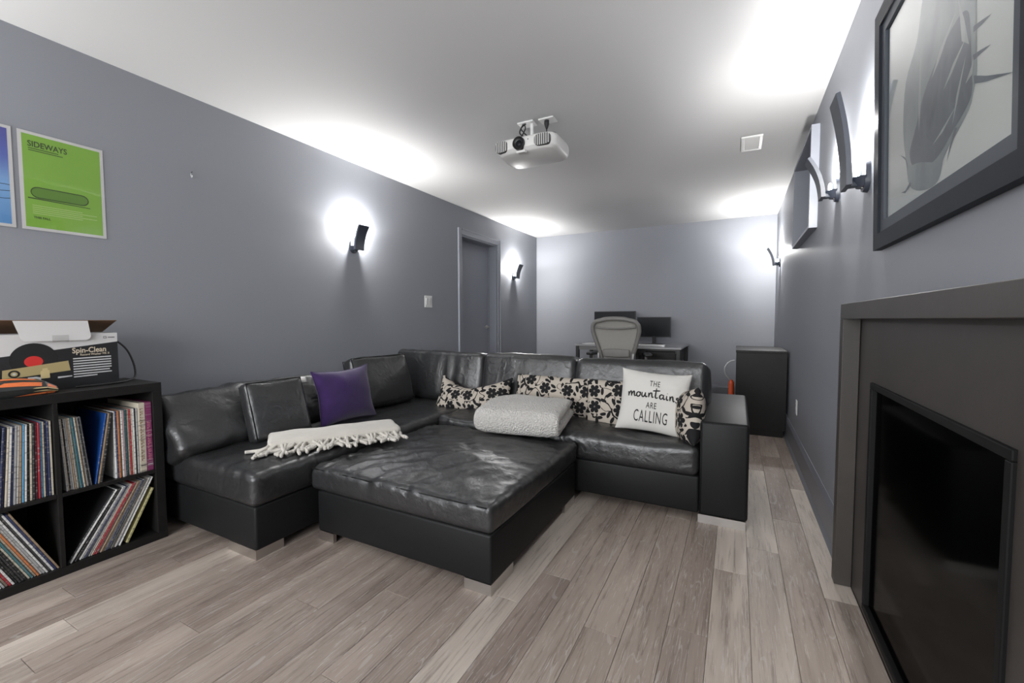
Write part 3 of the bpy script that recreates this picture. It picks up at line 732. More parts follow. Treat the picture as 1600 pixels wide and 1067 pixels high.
for i, zz in enumerate((0.125, 0.155, 0.182)):
    bm = B(); pts = [(0.0017, -PW_/2+b_+k*(PW_-2*b_)/16, zz + 0.004*math.sin(k*0.8+i)) for k in range(17)]
    lo = [bm.verts.new(p) for p in pts]; hi = [bm.verts.new((p[0], p[1], p[2]+0.0025)) for p in pts]
    for k in range(16): bm.faces.new((lo[k], lo[k+1], hi[k+1], hi[k]))
    mk('print_line', bm, M['ink'], p2)
sleeve(p2, PW_, PHt)

# small fittings on the walls
t = thing('wall_hook', 'tiny dark picture hook on the bare wall beside the green poster', 'hook', (XL, 1.434, 1.95))
mk('nail', tube(B(), [(0, 0, 0.006), (0.018, 0, 0.012)], 0.0022, 8), M['black'], t, smooth=True)
mk('hook', tube(B(), smooth_pts([(0.003, 0, 0.010), (0.004, 0, -0.012), (0.012, 0, -0.020), (0.018, 0, -0.008)], 5), 0.0022, 6), M['lightmetal'], t, smooth=True)
t = thing('light_switch', 'white double light switch plate between the sconce and the door', 'light switch', (XL, 3.65, 1.275))
mk('plate', bbox(0, 0.006, -0.062, 0.062, -0.062, 0.062, 0.004), M['white'], t)
for s in (-1, 1):
    mk('rocker', prism(B(), [(0.006, -0.034), (0.006, 0.034), (0.013, 0.034), (0.008, 0.0), (0.009, -0.034)], lambda a, b: (a, s*0.026-0.017, b), lambda a, b: (a, s*0.026+0.017, b)), plain('switch_white', (0.62, 0.62, 0.61), 0.35), t)
t = thing('wall_outlet', 'white wall outlet plate just above the baseboard near the black cabinet', 'outlet', (XR, 3.985, 0.39), (0, 0, PI))
mk('plate', bbox(0, 0.006, -0.037, 0.037, -0.058, 0.058, 0.004), M['white'], t)
for s in (-1, 1):
    so = mk('socket', lathe(B(), [(0, 0.0085), (0.016, 0.0085), (0.017, 0.006)], 16, (0, 0, s*0.022), 'x'), M['card_white'], t)
    for q in (-1, 1): mk('slot', bbox(0.0085, 0.0090, q*0.006-0.001, q*0.006+0.001, s*0.022-0.004, s*0.022+0.005), M['ink'], so)
# ceiling vent
t = thing('ceiling_vent', 'small white rectangular air vent in the ceiling', 'vent', (0.072, 3.775, ZC))
bm = B()
for a in ((-0.07, 0.07, -0.148, -0.126), (-0.07, 0.07, 0.126, 0.148), (-0.07, -0.048, -0.126, 0.126), (0.048, 0.07, -0.126, 0.126)): box(bm, *a, -0.009, -0.0003, 0.002)
mk('vent_frame', bm, M['white'], t)
for i in range(9):
    y = -0.112 + i*0.028
    mk('louver', prism(B(), [(y-0.012, -0.001), (y+0.009, -0.008), (y+0.010, -0.0065), (y-0.011, 0.0)], lambda a, b: (-0.048, a, b), lambda a, b: (0.048, a, b)), M['white'], t)

# ================================================================== PROJECTOR
pj = thing('projector', 'white home projector hanging from a ceiling mount', 'projector', (-1.205, 2.625, ZC))
def proj_body():
    bm = B(); n = 48; hx, hy = 0.212, 0.155
    levels = [(-0.276, 0.84, 0.80), (-0.272, 0.90, 0.87), (-0.262, 0.955, 0.94), (-0.245, 0.99, 0.985), (-0.215, 1.0, 1.0), (-0.192, 0.985, 0.985), (-0.180, 0.95, 0.95), (-0.175, 0.89, 0.88)]
    rings = []
    for z, a, b in levels:
        ring = []
        for k in range(n):
            t = 2*PI*k/n; c, s = math.cos(t), math.sin(t); e = 2/5.5
            x, y = hx*a*math.copysign(abs(c)**e, c), hy*b*math.copysign(abs(s)**e, s)
            zz = z
            if y < 0 and z < -0.25: zz = z + 0.012*(-y/hy)   # nose lifts a little
            ring.append(bm.verts.new((x, y, zz)))
        rings.append(ring)
    for A, C in zip(rings, rings[1:]):
        for k in range(n): bm.faces.new((A[k], A[(k+1) % n], C[(k+1) % n], C[k]))
    bm.faces.new(rings[0][::-1]); bm.faces.new(rings[-1]); return bm
body = mk('body', proj_body(), M['projw'], pj, smooth=True, auto=0.8)
FY = -0.155
for cx_, w_, n_ in ((-0.155, 0.085, 6), (0.128, 0.105, 7)):
    q = [(cx_+w_/2*math.copysign(abs(math.cos(t))**0.55, math.cos(t)), -0.222+0.034*math.copysign(abs(math.sin(t))**0.55, math.sin(t))) for t in [2*PI*k/32 for k in range(32)]]
    g = mk('grille_recess', prism(B(), q, lambda a, b: (a, FY-0.002, b), lambda a, b: (a, FY+0.03, b)), plain('dark_grille', (0.07, 0.07, 0.068), 0.6), pj)
    for k in range(n_):
        x = cx_ - w_/2 + w_*(k+0.7)/(n_+0.4); hz = 0.033*max(0.35, (1-abs((x-cx_)/(w_/2))**4)**0.3)
        mk('grille_slat', bbox(x-0.0020, x+0.0020, FY-0.0055, FY+0.004, -0.222-hz, -0.222+hz), M['projw'], g)
ln = mk('lens_barrel', lathe(B(), [(0.040, 0.02), (0.040, 0.0), (0.040, -0.014), (0.036, -0.018), (0.030, -0.011), (0.020, -0.005), (0, -0.005)], 28, (-0.028, FY, -0.222), 'y'), M['black'], pj, smooth=True, auto=0.7)
mk('lens_glass', lathe(B(), [(0.020, -0.006), (0.014, -0.010), (0, -0.012)], 24, (-0.028, FY, -0.222), 'y'), M['screen'], ln, smooth=True)
mk('lens_handle', prism(B(), [(-0.045, -0.150), (0.015, -0.150), (0.020, -0.128), (0.008, -0.128), (0.004, -0.140), (-0.034, -0.140), (-0.038, -0.128), (-0.050, -0.128)], lambda a, b: (a-0.005, b, -0.275), lambda a, b: (a-0.005, b, -0.262)), M['projw'], pj)
mk('status_light', lathe(B(), [(0, -0.001), (0.004, -0.001), (0.004, 0.003)], 10, (0.033, FY, -0.205), 'y'), M['greyplastic'], pj)
mk('adjusting_foot', lathe(B(), [(0, -0.164), (0.020, -0.164), (0.022, -0.178), (0.022, -0.19), (0, -0.19)], 16, (0.165, -0.07, 0), 'z'), M['black'], pj, smooth=True, auto=0.6)
mk('mount_plate', bbox(-0.135, -0.020, 0.030, 0.115, -0.010, -0.0004, 0.002), M['white'], pj)
mk('mount_post', tube(B(), [(-0.045, 0.075, -0.009), (-0.045, 0.075, -0.18)], 0.013, 14), M['white'], pj, smooth=True, auto=0.7)
mk('mount_post', tube(B(), [(-0.110, 0.065, -0.009), (-0.110, 0.065, -0.18)], 0.006, 10), M['white'], pj, smooth=True, auto=0.7)
mk('mount_bracket', bbox(-0.13, 0.06, 0.03, 0.12, -0.180, -0.170, 0.002), M['black'], pj)
for k, q in enumerate(([(-0.10, 0.05, -0.012), (-0.115, 0.03, -0.07), (-0.07, 0.02, -0.12), (-0.05, 0.06, -0.17)], [(-0.09, 0.05, -0.012), (-0.07, 0.02, -0.06), (-0.10, 0.025, -0.11), (-0.09, 0.05, -0.172)], [(-0.08, 0.05, -0.012), (-0.10, 0.02, -0.05), (-0.06, 0.03, -0.10), (0.0, 0.05, -0.15), (0.01, 0.06, -0.172)])):
    mk('cable', tube(B(), smooth_pts(q, 6), 0.0045, 8), M['rubber'], pj, smooth=True)
t = thing('ceiling_socket', 'white ceiling socket plate with a black plug above the projector', 'socket', (-1.138, 2.71, ZC))
mk('plate', bbox(-0.053, 0.053, -0.042, 0.042, -0.009, -0.0004, 0.002), M['white'], t)
mk('plug', lathe(B(), [(0, -0.009), (0.016, -0.009), (0.017, -0.03), (0.011, -0.05), (0.005, -0.065), (0, -0.065)], 14, (-0.005, -0.01, 0)), M['rubber'], t, smooth=True)
mk('power_cable', tube(B(), smooth_pts([(-0.005, -0.01, -0.06), (-0.006, -0.008, -0.09), (-0.02, 0.01, -0.13), (-0.045, 0.02, -0.165)], 6), 0.004, 8), M['rubber'], t, smooth=True)

# ================================================================== SECTIONAL SOFA
sofa = thing('sectional_sofa', 'black leather sectional sofa with a chaise along the wall and a block arm', 'sofa', (-1.4, 2.9, 0))
def cushion(name, x0, x1, y0, y1, z0, z1, parent, r=0.04, seg=0.028, crown=0.02, disp=None, side=0.006, rot=(0, 0, 0), mat='leather'):
    bm = softbox(x1-x0, y1-y0, z1-z0, r, seg, crown, disp, crown_side=side)
    R_ = Matrix.Translation(((x0+x1)/2, (y0+y1)/2, (z0+z1)/2)) @ Matrix.Rotation(rot[2], 4, 'Z') @ Matrix.Rotation(rot[1], 4, 'Y') @ Matrix.Rotation(rot[0], 4, 'X')
    bm.transform(R_)
    return mk(name, bm, M[mat], parent, smooth=True, world=True)
def panel(name, x0, x1, y0, y1, z0, z1, parent, bev=0.012, mat='leather2'):
    return mk(name, bbox(x0, x1, y0, y1, z0, z1, bev, 3), M[mat], parent, smooth=True, world=True, auto=0.9)
def seam(pts, parent, r=0.0028, closed=False):
    return mk('piping', tube(B(), pts, r, 6, closed), M['leather2'], parent, smooth=True, world=True)
def ell(parent, xc, yc, sx, sy, lx, ly, h=0.045, th=0.018):
    """L-shaped chrome foot plate whose outer corner is (xc, yc); sx, sy point inwards"""
    q = [(0, 0), (lx, 0), (lx, th), (th, th), (th, ly), (0, ly)]
    mk('chrome_foot', prism(B(), q, lambda a, b: (xc+sx*a, yc+sy*b, 0.0), lambda a, b: (xc+sx*a, yc+sy*b, h)), M['chrome'], parent, world=True)
CX0, CX1 = -2.875, -1.885
cb = panel('chaise_base', CX0, CX1, 1.137, 3.42, 0.045, 0.245, sofa)
panel('sofa_base', CX1-0.01, -0.16, 2.452, 3.42, 0.045, 0.245, sofa)
arm = panel('arm', -0.160, 0.070, 2.449, 3.44, 0.045, 0.545, sofa, 0.016)
seam([(-0.153, 2.4505, 0.05), (-0.153, 2.4505, 0.53)], arm, 0.003)
panel('back_frame', CX0, -0.165, 3.27, 3.44, 0.245, 0.66, sofa, 0.02)
panel('low_side_back', CX0, -2.785, 1.20, 3.27, 0.245, 0.525, sofa, 0.015)
cushion('seat_cushion', -2.79, -1.868, 1.122, 3.10, 0.243, 0.402, sofa, 0.038, 0.016, 0.010, wrinkle(1.3, 0.008, 7, 2.6, 0.5, 0.010, True))
cushion('seat_cushion', -1.872, -0.163, 2.432, 3.12, 0.243, 0.402, sofa, 0.038, 0.016, 0.010, wrinkle(4.1, 0.009, 6, 4.0, 1.0, 0.010, True))
def vfolds(seed, amp=0.008):
    def f(p, n, u, v, w_):
        a = ridge(p.x*9+seed, p.z*1.5+seed, 0.3)
        k = nz3(p.x*3+seed, p.y*3, p.z*3)
        q = p + n*(amp*(a-0.5)*(0.5+0.5*(1-abs(w_))) + 0.010*k)
        q.z += 0.004*nz3(p.x*5+seed, 0, 0)
        return q
    return f
for i, (a, b, zt) in enumerate(((-2.735, -1.825, 0.802), (-1.822, -1.035, 0.802), (-1.030, -0.150, 0.790))):
    c = cushion('back_cushion', a, b, 2.945, 3.225, 0.385, zt, sofa, 0.05, 0.026, 0.008, vfolds(2.2*i+0.4, 0.011 if i == 0 else 0.006), 0.012, rot=(-0.16, 0, 0))
for p in ((0.062, 2.452, -1, 1, 0.225, 0.13), (0.062, 3.43, -1, -1, 0.225, 0.13), (CX1-0.012, 1.142, -1, 1, 0.21, 0.135), (CX0+0.01, 1.142, 1, 1, 0.13, 0.135), (CX0+0.01, 3.41, 1, -1, 0.13, 0.135)): ell(sofa, *p)

# ottoman
ot = thing('ottoman', 'large square black leather ottoman on chrome feet in front of the sofa', 'ottoman', (-1.32, 1.895, 0))
OX0, OX1, OY0, OY1 = -1.815, -0.824, 1.403, 2.385
panel('base', OX0, OX1, OY0, OY1, 0.045, 0.246, ot)
cushion('top_cushion', OX0-0.042, OX1+0.008, OY0-0.010, OY1+0.010, 0.246, 0.362, ot, 0.028, 0.014, 0.040, wrinkle(9.2, 0.008, 5, 8.5, 0.75, 0.010, True), 0.004)
q = 0.016; zt = 0.352
seam([(OX0+q-0.04, OY0-0.004, zt), (OX1-q, OY0-0.004, zt)], ot)
for p in ((OX1-0.004, OY0+0.003, -1, 1, 0.125, 0.19), (OX0+0.004, OY0+0.003, 1, 1, 0.10, 0.13), (OX1-0.004, OY1-0.003, -1, -1, 0.125, 0.16), (OX0+0.004, OY1-0.003, 1, -1, 0.10, 0.13)): ell(ot, *p)

# ================================================================== CUSHIONS
def facing(center, yaw, lean, roll=0.0):
    """matrix for an upright pad: local z = face direction (yaw in the floor plane, lean = tilted back), local y = up"""
    n = Vector((math.cos(yaw)*math.cos(lean), math.sin(yaw)*math.cos(lean), math.sin(lean)))
    r = Vector((0, 0, 1)).cross(n).normalized(); u = n.cross(r)
    c, s = math.cos(roll), math.sin(roll); r, u = r*c+u*s, u*c-r*s
    m = Matrix(((r.x, u.x, n.x), (r.y, u.y, n.y), (r.z, u.z, n.z)))
    return Vector(center), m.to_euler()
def pad(name, label, cat, center, yaw, lean, roll=0.0, group=None):
    loc, rot = facing(center, yaw, lean, roll)
    return thing(name, label, cat, loc, rot, group)
def soft_leather(name, label, center, yaw, lean, W, Hh, T, seed, r=0.045, roll=0.0, amp=0.006, group=None, piping=True):
    t = pad(name, label, 'cushion', center, yaw, lean, roll, group)
    f0 = wrinkle(seed, amp, 5, 5, 0.6, 0.016 if not piping else 0.007)
    mk('cover', softbox(W, Hh, T, r, 0.022, T*0.22, f0, crown_side=0.006), M['leather'], t, smooth=True)
    for s in ((-1, 1) if piping else ()):
        pts = []
        for a, b in ((-1, -1), (1, -1), (1, 1), (-1, 1)): pts.append((a*(W/2-r*0.26), b*(Hh/2-r*0.26), s*(T/2-r*0.20)))
        P = []
        for i in range(4):
            A, C = Vector(pts[i]), Vector(pts[(i+1) % 4])
            P += [A.lerp(C, j/10) for j in range(10)]
        mk('piping', tube(B(), P, 0.0032, 6, True), M['leather2'], t, smooth=True)
    return t
soft_leather('leather_back_cushion', 'long slumped black leather back cushion beside the record shelf', (-2.565, 1.592, 0.530), 0.0, 0.62, 1.00, 0.36, 0.17, 3.3, 0.042, amp=0.012, piping=False)
soft_leather('leather_cushion', 'small square black leather cushion next to the purple pillow', (-2.365, 1.57, 0.568), -0.12, 0.32, 0.325, 0.335, 0.10, 6.1, 0.03, 0.02)
soft_leather('leather_cushion', 'wide black leather cushion in the sofa corner behind the purple pillow', (-2.49, 2.525, 0.60), -0.10, 0.30, 0.54, 0.395, 0.12, 8.4, 0.035, 0.0)

def fab_disp(seed, amp=0.008, sc_=7.0, ear=0.0):
    def f(p, u, v, s):
        k = nz3(p.x*sc_+seed, p.y*sc_, seed*0.7 + s*1.3); r_ = ridge(p.x*sc_*1.1+seed, p.y*sc_*0.6+seed, s*2.0)
        e = (1-u**6)*(1-v**6)
        return p + Vector((0.006*nz3(p.y*6+seed, 0, 0), 0.006*nz3(p.x*6, seed, 0), s*e*(amp*k + amp*0.6*(r_-0.5))))
    return f
def fabric_pillow(name, label, center, yaw, lean, W, Hh, T, seed, mat, roll=0.0, pinch=0.07, amp=0.008, disp=None, group=None, piping=None, n=26):
    t = pad(name, label, 'pillow', center, yaw, lean, roll, group)
    d = disp or fab_disp(seed, amp)
    mk('cover', pillow(W, Hh, T, n, pinch, disp=d), M[mat], t, smooth=True)
    if piping: mk('piping', tube(B(), pillow_edge(W, Hh, pinch, 18, d), 0.004, 6, True), M[piping], t, smooth=True)
    return t
fabric_pillow('velvet_pillow', 'deep purple velvet throw pillow on the chaise', (-2.325, 2.035, 0.580), -0.05, 0.22, 0.445, 0.365, 0.14, 2.0, 'velvet', 0.02, 0.12, 0.018, piping='velvet')
FL = 'black floral pillows on the sofa'
# slumped pillow: top edge sags in the middle
def slump(p, u, v, s):
    q = fab_disp(5.0, 0.012)(p, u, v, s)
    q.y += -0.075*max(0, (v+1)/2)*(1-u*u) + 0.03*u*u*max(0, v)
    q.z += 0.03*math.sin(u*3)*max(0, v)
    return q
fabric_pillow('floral_pillow', 'cream and black floral pillow slumped in the sofa corner', (-1.80, 2.80, 0.495), -PI/2+0.1, 0.45, 0.62, 0.27, 0.15, 5.0, 'floral', 0.0, 0.05, disp=slump, group=FL)
fabric_pillow('floral_pillow', 'wide cream and black floral pillow standing behind the sherpa blanket', (-1.13, 2.865, 0.522), -PI/2, 0.20, 0.67, 0.30, 0.13, 7.7, 'floral', -0.02, 0.03, 0.006, group=FL)
fabric_pillow('floral_pillow', 'cream and black floral pillow half hidden by the white lettered pillow', (-0.66, 2.80, 0.525), -PI/2+0.03, 0.18, 0.46, 0.31, 0.12, 11.3, 'floral', 0.0, 0.03, 0.006, group=FL)
fabric_pillow('floral_pillow', 'cream and black floral pillow squeezed edge-on against the sofa arm', (-0.240, 2.66, 0.520), PI+0.28, 0.10, 0.42, 0.31, 0.15, 13.9, 'floral', 0.20, 0.05, 0.006, group=FL)

# white pillow with lettering
WP = (0.405, 0.375, 0.13, 0.075)
wp_disp = fab_disp(17.0, 0.007)
wp = fabric_pillow('lettered_pillow', 'white cotton pillow lettered THE mountains ARE CALLING', (-0.435, 2.665, 0.585), -PI/2+0.05, 0.28, WP[0], WP[1], WP[2], 17.0, 'white_cotton', -0.07, WP[3], disp=wp_disp)
wxy, wh = pillow_shape(WP[0], WP[1], WP[2], WP[3])
def on_pillow(x, y, lift=0.0016):
    u, v = 2*x/WP[0], 2*y/WP[1]
    for _ in range(6):
        a, b = wxy(u, v); u += 2*(x-a)/WP[0]; v += 2*(y-b)/WP[1]
    u = max(-0.99, min(0.99, u)); v = max(-0.99, min(0.99, v))
    p = wp_disp(Vector((x, y, wh(u, v))), u, v, 1)
    return Vector((x, y, p.z+lift))
for body, size, x, y, sx, sp_, bold in (('THE', 0.048, 0.006, 0.100, 0.62, 1.15, 0.0002), ('ARE', 0.050, 0.0, -0.030, 0.62, 1.1, 0.0002), ('CALLING', 0.098, 0.0, -0.098, 0.44, 1.12, 0.0)):
    bm = text_bm(body, size, sp_, bold, 'CENTER', 2)
    for v in bm.verts: v.co = on_pillow(x+v.co.x*sx, y+v.co.y)
    mk('lettering', bm, M['ink'], wp)
# brush-script word, drawn as strokes
S = [[(0, .9), (.06, .5), (.08, 0)], [(.08, .2), (.2, .85), (.33, .9), (.38, .5), (.40, 0)], [(.40, .2), (.55, .85), (.68, .9), (.72, .4), (.80, .05), (.95, .2)],
     [(1.35, .75), (1.2, .9), (1.02, .65), (1.0, .25), (1.15, 0), (1.35, .15), (1.42, .55), (1.3, .85), (1.5, .8)],
     [(1.62, .9), (1.60, .35), (1.70, .03), (1.88, .15), (1.98, .85)], [(2.0, .9), (2.0, .3), (2.12, .05), (2.25, .2)],
     [(2.36, .9), (2.40, .4), (2.40, 0)], [(2.41, .3), (2.52, .8), (2.68, .88), (2.74, .45), (2.80, .08), (2.95, .2)],
     [(3.18, 1.95), (3.14, 1.0), (3.14, .25), (3.25, .02), (3.42, .2)], [(2.80, 1.35), (3.15, 1.45), (3.60, 1.55)],
     [(3.98, .75), (3.82, .88), (3.62, .6), (3.64, .15), (3.82, .02), (3.98, .4)], [(4.02, .9), (4.02, .35), (4.10, .05), (4.25, .2)],
     [(4.38, .85), (4.37, .3), (4.46, .04), (4.60, .2)], [(4.42, 1.25), (4.44, 1.32)],
     [(4.72, .9), (4.76, .4), (4.76, 0)], [(4.77, .3), (4.88, .8), (5.02, .88), (5.08, .4), (5.15, .05), (5.3, .2)],
     [(5.72, .85), (5.55, .95), (5.45, .7), (5.62, .45), (5.70, .15), (5.52, -.05), (5.36, .1)]]
bm = B(); K = 0.0500
for st in S:
    P = smooth_pts([(a, b, 0) for a, b in st], 5)
    pts = [on_pillow(-0.140+p.x*K, 0.018+p.y*0.030-0.004*(p.x-2.9)**2*0.35*(1 if p.x > 2.9 else 0.4), 0.001) for p in P]
    m_ = len(pts); tube(bm, pts, [0.0036*(0.75+0.5*math.sin(PI*i/max(1, m_-1))) for i in range(m_)], 6)
mk('script_lettering', bm, M['ink'], wp, smooth=True)

# ================================================================== BLANKETS
# folded throw with twisted fringe
ta = math.atan2(0.55, 0.37)
tw = thing('fringed_throw', 'folded cream throw blanket with a knotted fringe across chaise and ottoman', 'blanket', (-1.940, 1.640, 0.410), (0, 0, ta))
# local: x along the fringed edge, -y towards the fringe
def throw_disp(p, n, u, v, w_):
    q = p + n*(0.006*nz3(p.x*7, p.y*9, 3.1) + 0.004*(ridge(p.x*4+p.y*9, p.y*4, 1.0)-0.5))
    return q
bm = softbox(0.68, 0.225, 0.050, 0.022, 0.018, 0.010, throw_disp); bm.transform(Matrix.Translation((0.0, 0.078, 0.028)))
mk('folded_cloth', bm, M['throw'], tw, smooth=True)
bm = softbox(0.66, 0.21, 0.020, 0.0099, 0.018, 0.0, throw_disp); bm.transform(Matrix.Translation((0.005, 0.072, 0.010)))
mk('folded_cloth', bm, M['throw'], tw, smooth=True)
rt = random.Random(12)
for i in range(64):
    x = -0.34 + 0.68*(i % 32 + rt.random())/32; lay = i//32
    ang = -PI/2 + rt.uniform(-0.75, 0.55) + (-0.5 if x < -0.24 else 0); L_ = rt.uniform(0.095, 0.15)
    px, py, pz = x, -0.028, 0.030-0.012*lay
    pts = [(px, py+0.015, pz)]
    cur = ang
    for k in range(6):
        cur += rt.uniform(-0.5, 0.5); px += math.cos(cur)*L_/6; py += math.sin(cur)*L_/6
        pz = max(0.0095, pz-0.006) + rt.uniform(0, 0.002)
        pts.append((px, py, pz))
    mk('tassel', tube(B(), smooth_pts(pts, 3), 0.0085, 7), M['throw'], tw, smooth=True)

# sherpa blanket: a thick C-fold
sh = thing('sherpa_blanket', 'thick folded cream sherpa fleece blanket at the back of the ottoman', 'blanket', (-1.185, 2.475, 0.408), (0, -0.10, PI/2+0.14))
def sherpa():
    path = []
    Lx = 0.205
    for i in range(16): path.append((Lx+0.01-(2*Lx-0.03)*i/15, 0.033))
    for i in range(1, 10):
        a = -PI/2 - PI*i/10; path.append((-Lx+0.02+0.034*math.cos(a)*1.0, 0.067+0.034*math.sin(a)))
    for i in range(16): path.append((-Lx+0.02+(2*Lx-0.05)*i/15, 0.101))
    D = 0.265; ny = 26; bm = B(); grid = []
    nsec = 10; m = len(path)
    for i, (px, pz) in enumerate(path):
        a = path[max(0, i-1)]; b = path[min(m-1, i+1)]; tx, tz = b[0]-a[0], b[1]-a[1]; l = math.hypot(tx, tz); nx_, nz_ = -tz/l, tx/l
        e = min(i, m-1-i); th = 0.0335*(1.0 if e > 3 else (0.35, 0.72, 0.90, 0.97)[e])
        ring = []
        # closed loop around the layer: front side, rounded y ends
        for k in range(2*ny):
            t = 2*PI*k/(2*ny); c, s = math.cos(t), math.sin(t)
            yy = D*math.copysign(abs(c)**0.45, c); hh = th*math.copysign(abs(s)**0.55, s)
            bulge = 0.006*math.cos(yy/D*PI/2)
            p = Vector((px + nx_*hh, yy, pz + nz_*hh + (bulge if pz > 0.06 else 0)))
            p += Vector((nx_, 0, nz_))*0.0035*nz3(px*70, yy*70, pz*70+3) + Vector((0, 0, 0.010*nz3(px*6, yy*6, 2.0)*(1 if pz > 0.06 else 0)))
            if p.z < 0.001: p.z = 0.001
            ring.append(bm.verts.new(p))
        grid.append(ring)
    for A, C in zip(grid, grid[1:]):
        for k in range(2*ny): bm.faces.new((A[k], A[(k+1) % (2*ny)], C[(k+1) % (2*ny)], C[k]))
    bm.faces.new(grid[0][::-1]); bm.faces.new(grid[-1])
    return bm
_b = sherpa(); _b.transform(Matrix.Diagonal((1, 1, 1.14, 1)))
mk('folded_fleece', _b, M['sherpa'], sh, smooth=True)

# ================================================================== RECORD SHELF
SX0, SX1, SY0, SY1, SH_ = -2.885, -2.508, 0.322, 1.073, 0.778
shelf = thing('record_shelf', 'black-brown cube shelf filled with vinyl records', 'shelf', ((SX0+SX1)/2, (SY0+SY1)/2, 0))
def sp(name, *a, bev=0.0015): return mk(name, bbox(*a, bev), M['brownblack'], shelf, world=True)
sp('top_board', SX0, SX1, SY0, SY1, SH_-0.041, SH_); sp('bottom_board', SX0, SX1, SY0, SY1, 0.0, 0.036)
sp('side_board', SX0, SX1, SY1-0.038, SY1, 0.036, SH_-0.041); sp('side_board', SX0, SX1, SY0, SY0+0.038, 0.036, SH_-0.041)
sp('divider', SX0+0.01, SX1-0.002, 0.690, 0.706, 0.036, SH_-0.041)
MZ0, MZ1 = 0.336, 0.353
sp('shelf_board', SX0+0.01, SX1-0.002, SY0+0.038, 0.690, MZ0, MZ1); sp('shelf_board', SX0+0.01, SX1-0.002, 0.706, SY1-0.038, MZ0, MZ1)
sp('back_board', SX0, SX0+0.006, SY0+0.038, SY1-0.038, 0.036, SH_-0.041, bev=0)

COLS = {'white': (0.72, 0.71, 0.69), 'cream': (0.62, 0.56, 0.45), 'light grey': (0.42, 0.42, 0.42), 'tan': (0.36, 0.26, 0.17), 'black': (0.018, 0.018, 0.019), 'dark grey': (0.07, 0.07, 0.072), 'dark blue': (0.03, 0.04, 0.10), 'sky blue': (0.12, 0.34, 0.55), 'red': (0.36, 0.02, 0.03),
        'orange': (0.55, 0.20, 0.08), 'teal': (0.06, 0.17, 0.19), 'maroon': (0.10, 0.02, 0.035), 'yellow': (0.50, 0.46, 0.22), 'brown': (0.20, 0.12, 0.07), 'pink': (0.48, 0.32, 0.32), 'blue': (0.006, 0.055, 0.24), 'purple': (0.22, 0.03, 0.12), 'green': (0.10, 0.20, 0.10)}
def m_sleeve(nm, c):
    t = NT('record_sleeve_'+nm.replace(' ', '_')); oi = t.n('ShaderNodeObjectInfo'); cc = t.coord('Object', (1, 1, 1))
    ad = t.n('ShaderNodeVectorMath', operation='ADD'); cm = t.n('ShaderNodeCombineXYZ'); t.L(oi.outputs['Random'], cm.inputs[2]); sca = t.n('ShaderNodeVectorMath', operation='SCALE'); t.L(cm.outputs[0], sca.inputs[0]); sca.inputs['Scale'].default_value = 13.0
    t.L(cc, ad.inputs[0]); t.L(sca.outputs[0], ad.inputs[1])
    mp = t.n('ShaderNodeMapping'); t.L(ad.outputs[0], mp.inputs[0]); mp.inputs[3].default_value = (0.0, 0.0, 90.0)
    n1 = t.noise(mp.outputs[0], 1.0, 5, 0.75); n2 = t.noise(ad.outputs[0], 5.0, 3)
    lum = sum(c)/3; inkc = (0.05, 0.05, 0.05) if lum > 0.2 else (0.42, 0.40, 0.38)
    sx = t.n('ShaderNodeSeparateXYZ'); t.L(cc, sx.inputs[0]); edge = t.math('GREATER_THAN', sx.outputs[0], -0.004)   # spine lettering only on the front edge
    band = t.math('MULTIPLY', t.math('LESS_THAN', t.math('ABSOLUTE', t.math('SUBTRACT', n2, 0.5)), 0.09), t.math('GREATER_THAN', n1, 0.54))
    col = t.mix(t.math('MULTIPLY', t.math('MULTIPLY', band, edge), 0.55), c, inkc)
    col = t.mix(t.math('MULTIPLY', n1, 0.22), col, tuple(x*0.6 for x in c))
    return t.set(col=col, rough=0.5)
MS = {k: m_sleeve(k, v) for k, v in COLS.items()}
sleeve_mesh = {}
SL_FRONT = -2.522
def record(y, z, ang, th, colr, cube, S_=0.312, name='record_sleeve', label=None, inset=0.0):
    """bottom front edge starts at y; ang > 0 leans the top towards +Y"""
    key = (round(th, 4), S_, colr)
    if key not in sleeve_mesh:
        bm = B(); b = min(0.0009, th*0.3); n = 1
        q = [(0, 0), (-0.003, th/2-b), (-S_, th/2-b*0.5), (-S_, -th/2+b*0.5), (-0.003, -th/2+b)]
        q = [(0.0, th/2-b), (-b, th/2), (-S_, th/2), (-S_, -th/2), (-b, -th/2), (0.0, -th/2+b)]
        prism(bm, q, lambda a, c: (a, c, 0.0), lambda a, c: (a, c, S_))
        bmesh.ops.recalc_face_normals(bm, faces=bm.faces)
        me = bpy.data.meshes.new('record_sleeve'); bm.to_mesh(me); bm.free(); me.materials.append(MS[colr]); sleeve_mesh[key] = me
    o = bpy.data.objects.new(name, sleeve_mesh[key]); link(o)
    lift = abs(math.sin(ang))*th/2
    o.location = (SL_FRONT-inset, y, z+lift+0.0003); o.rotation_euler = (-ang, 0, 0)
    nm = label or ('%s record sleeve %s' % (colr, cube))
    tag(o, nm, 'record', ('records in the shelf, ' + cube) if cube else 'records around the royal blue sleeve')
    return o
CUBE = {'tl': 'tight upper cube under orange package', 'tr1': 'tilted against the upper divider', 'tr2': 'upright beside the box sets', 'br': 'half-empty lower cube', 'bl': 'lower cube under orange package'}
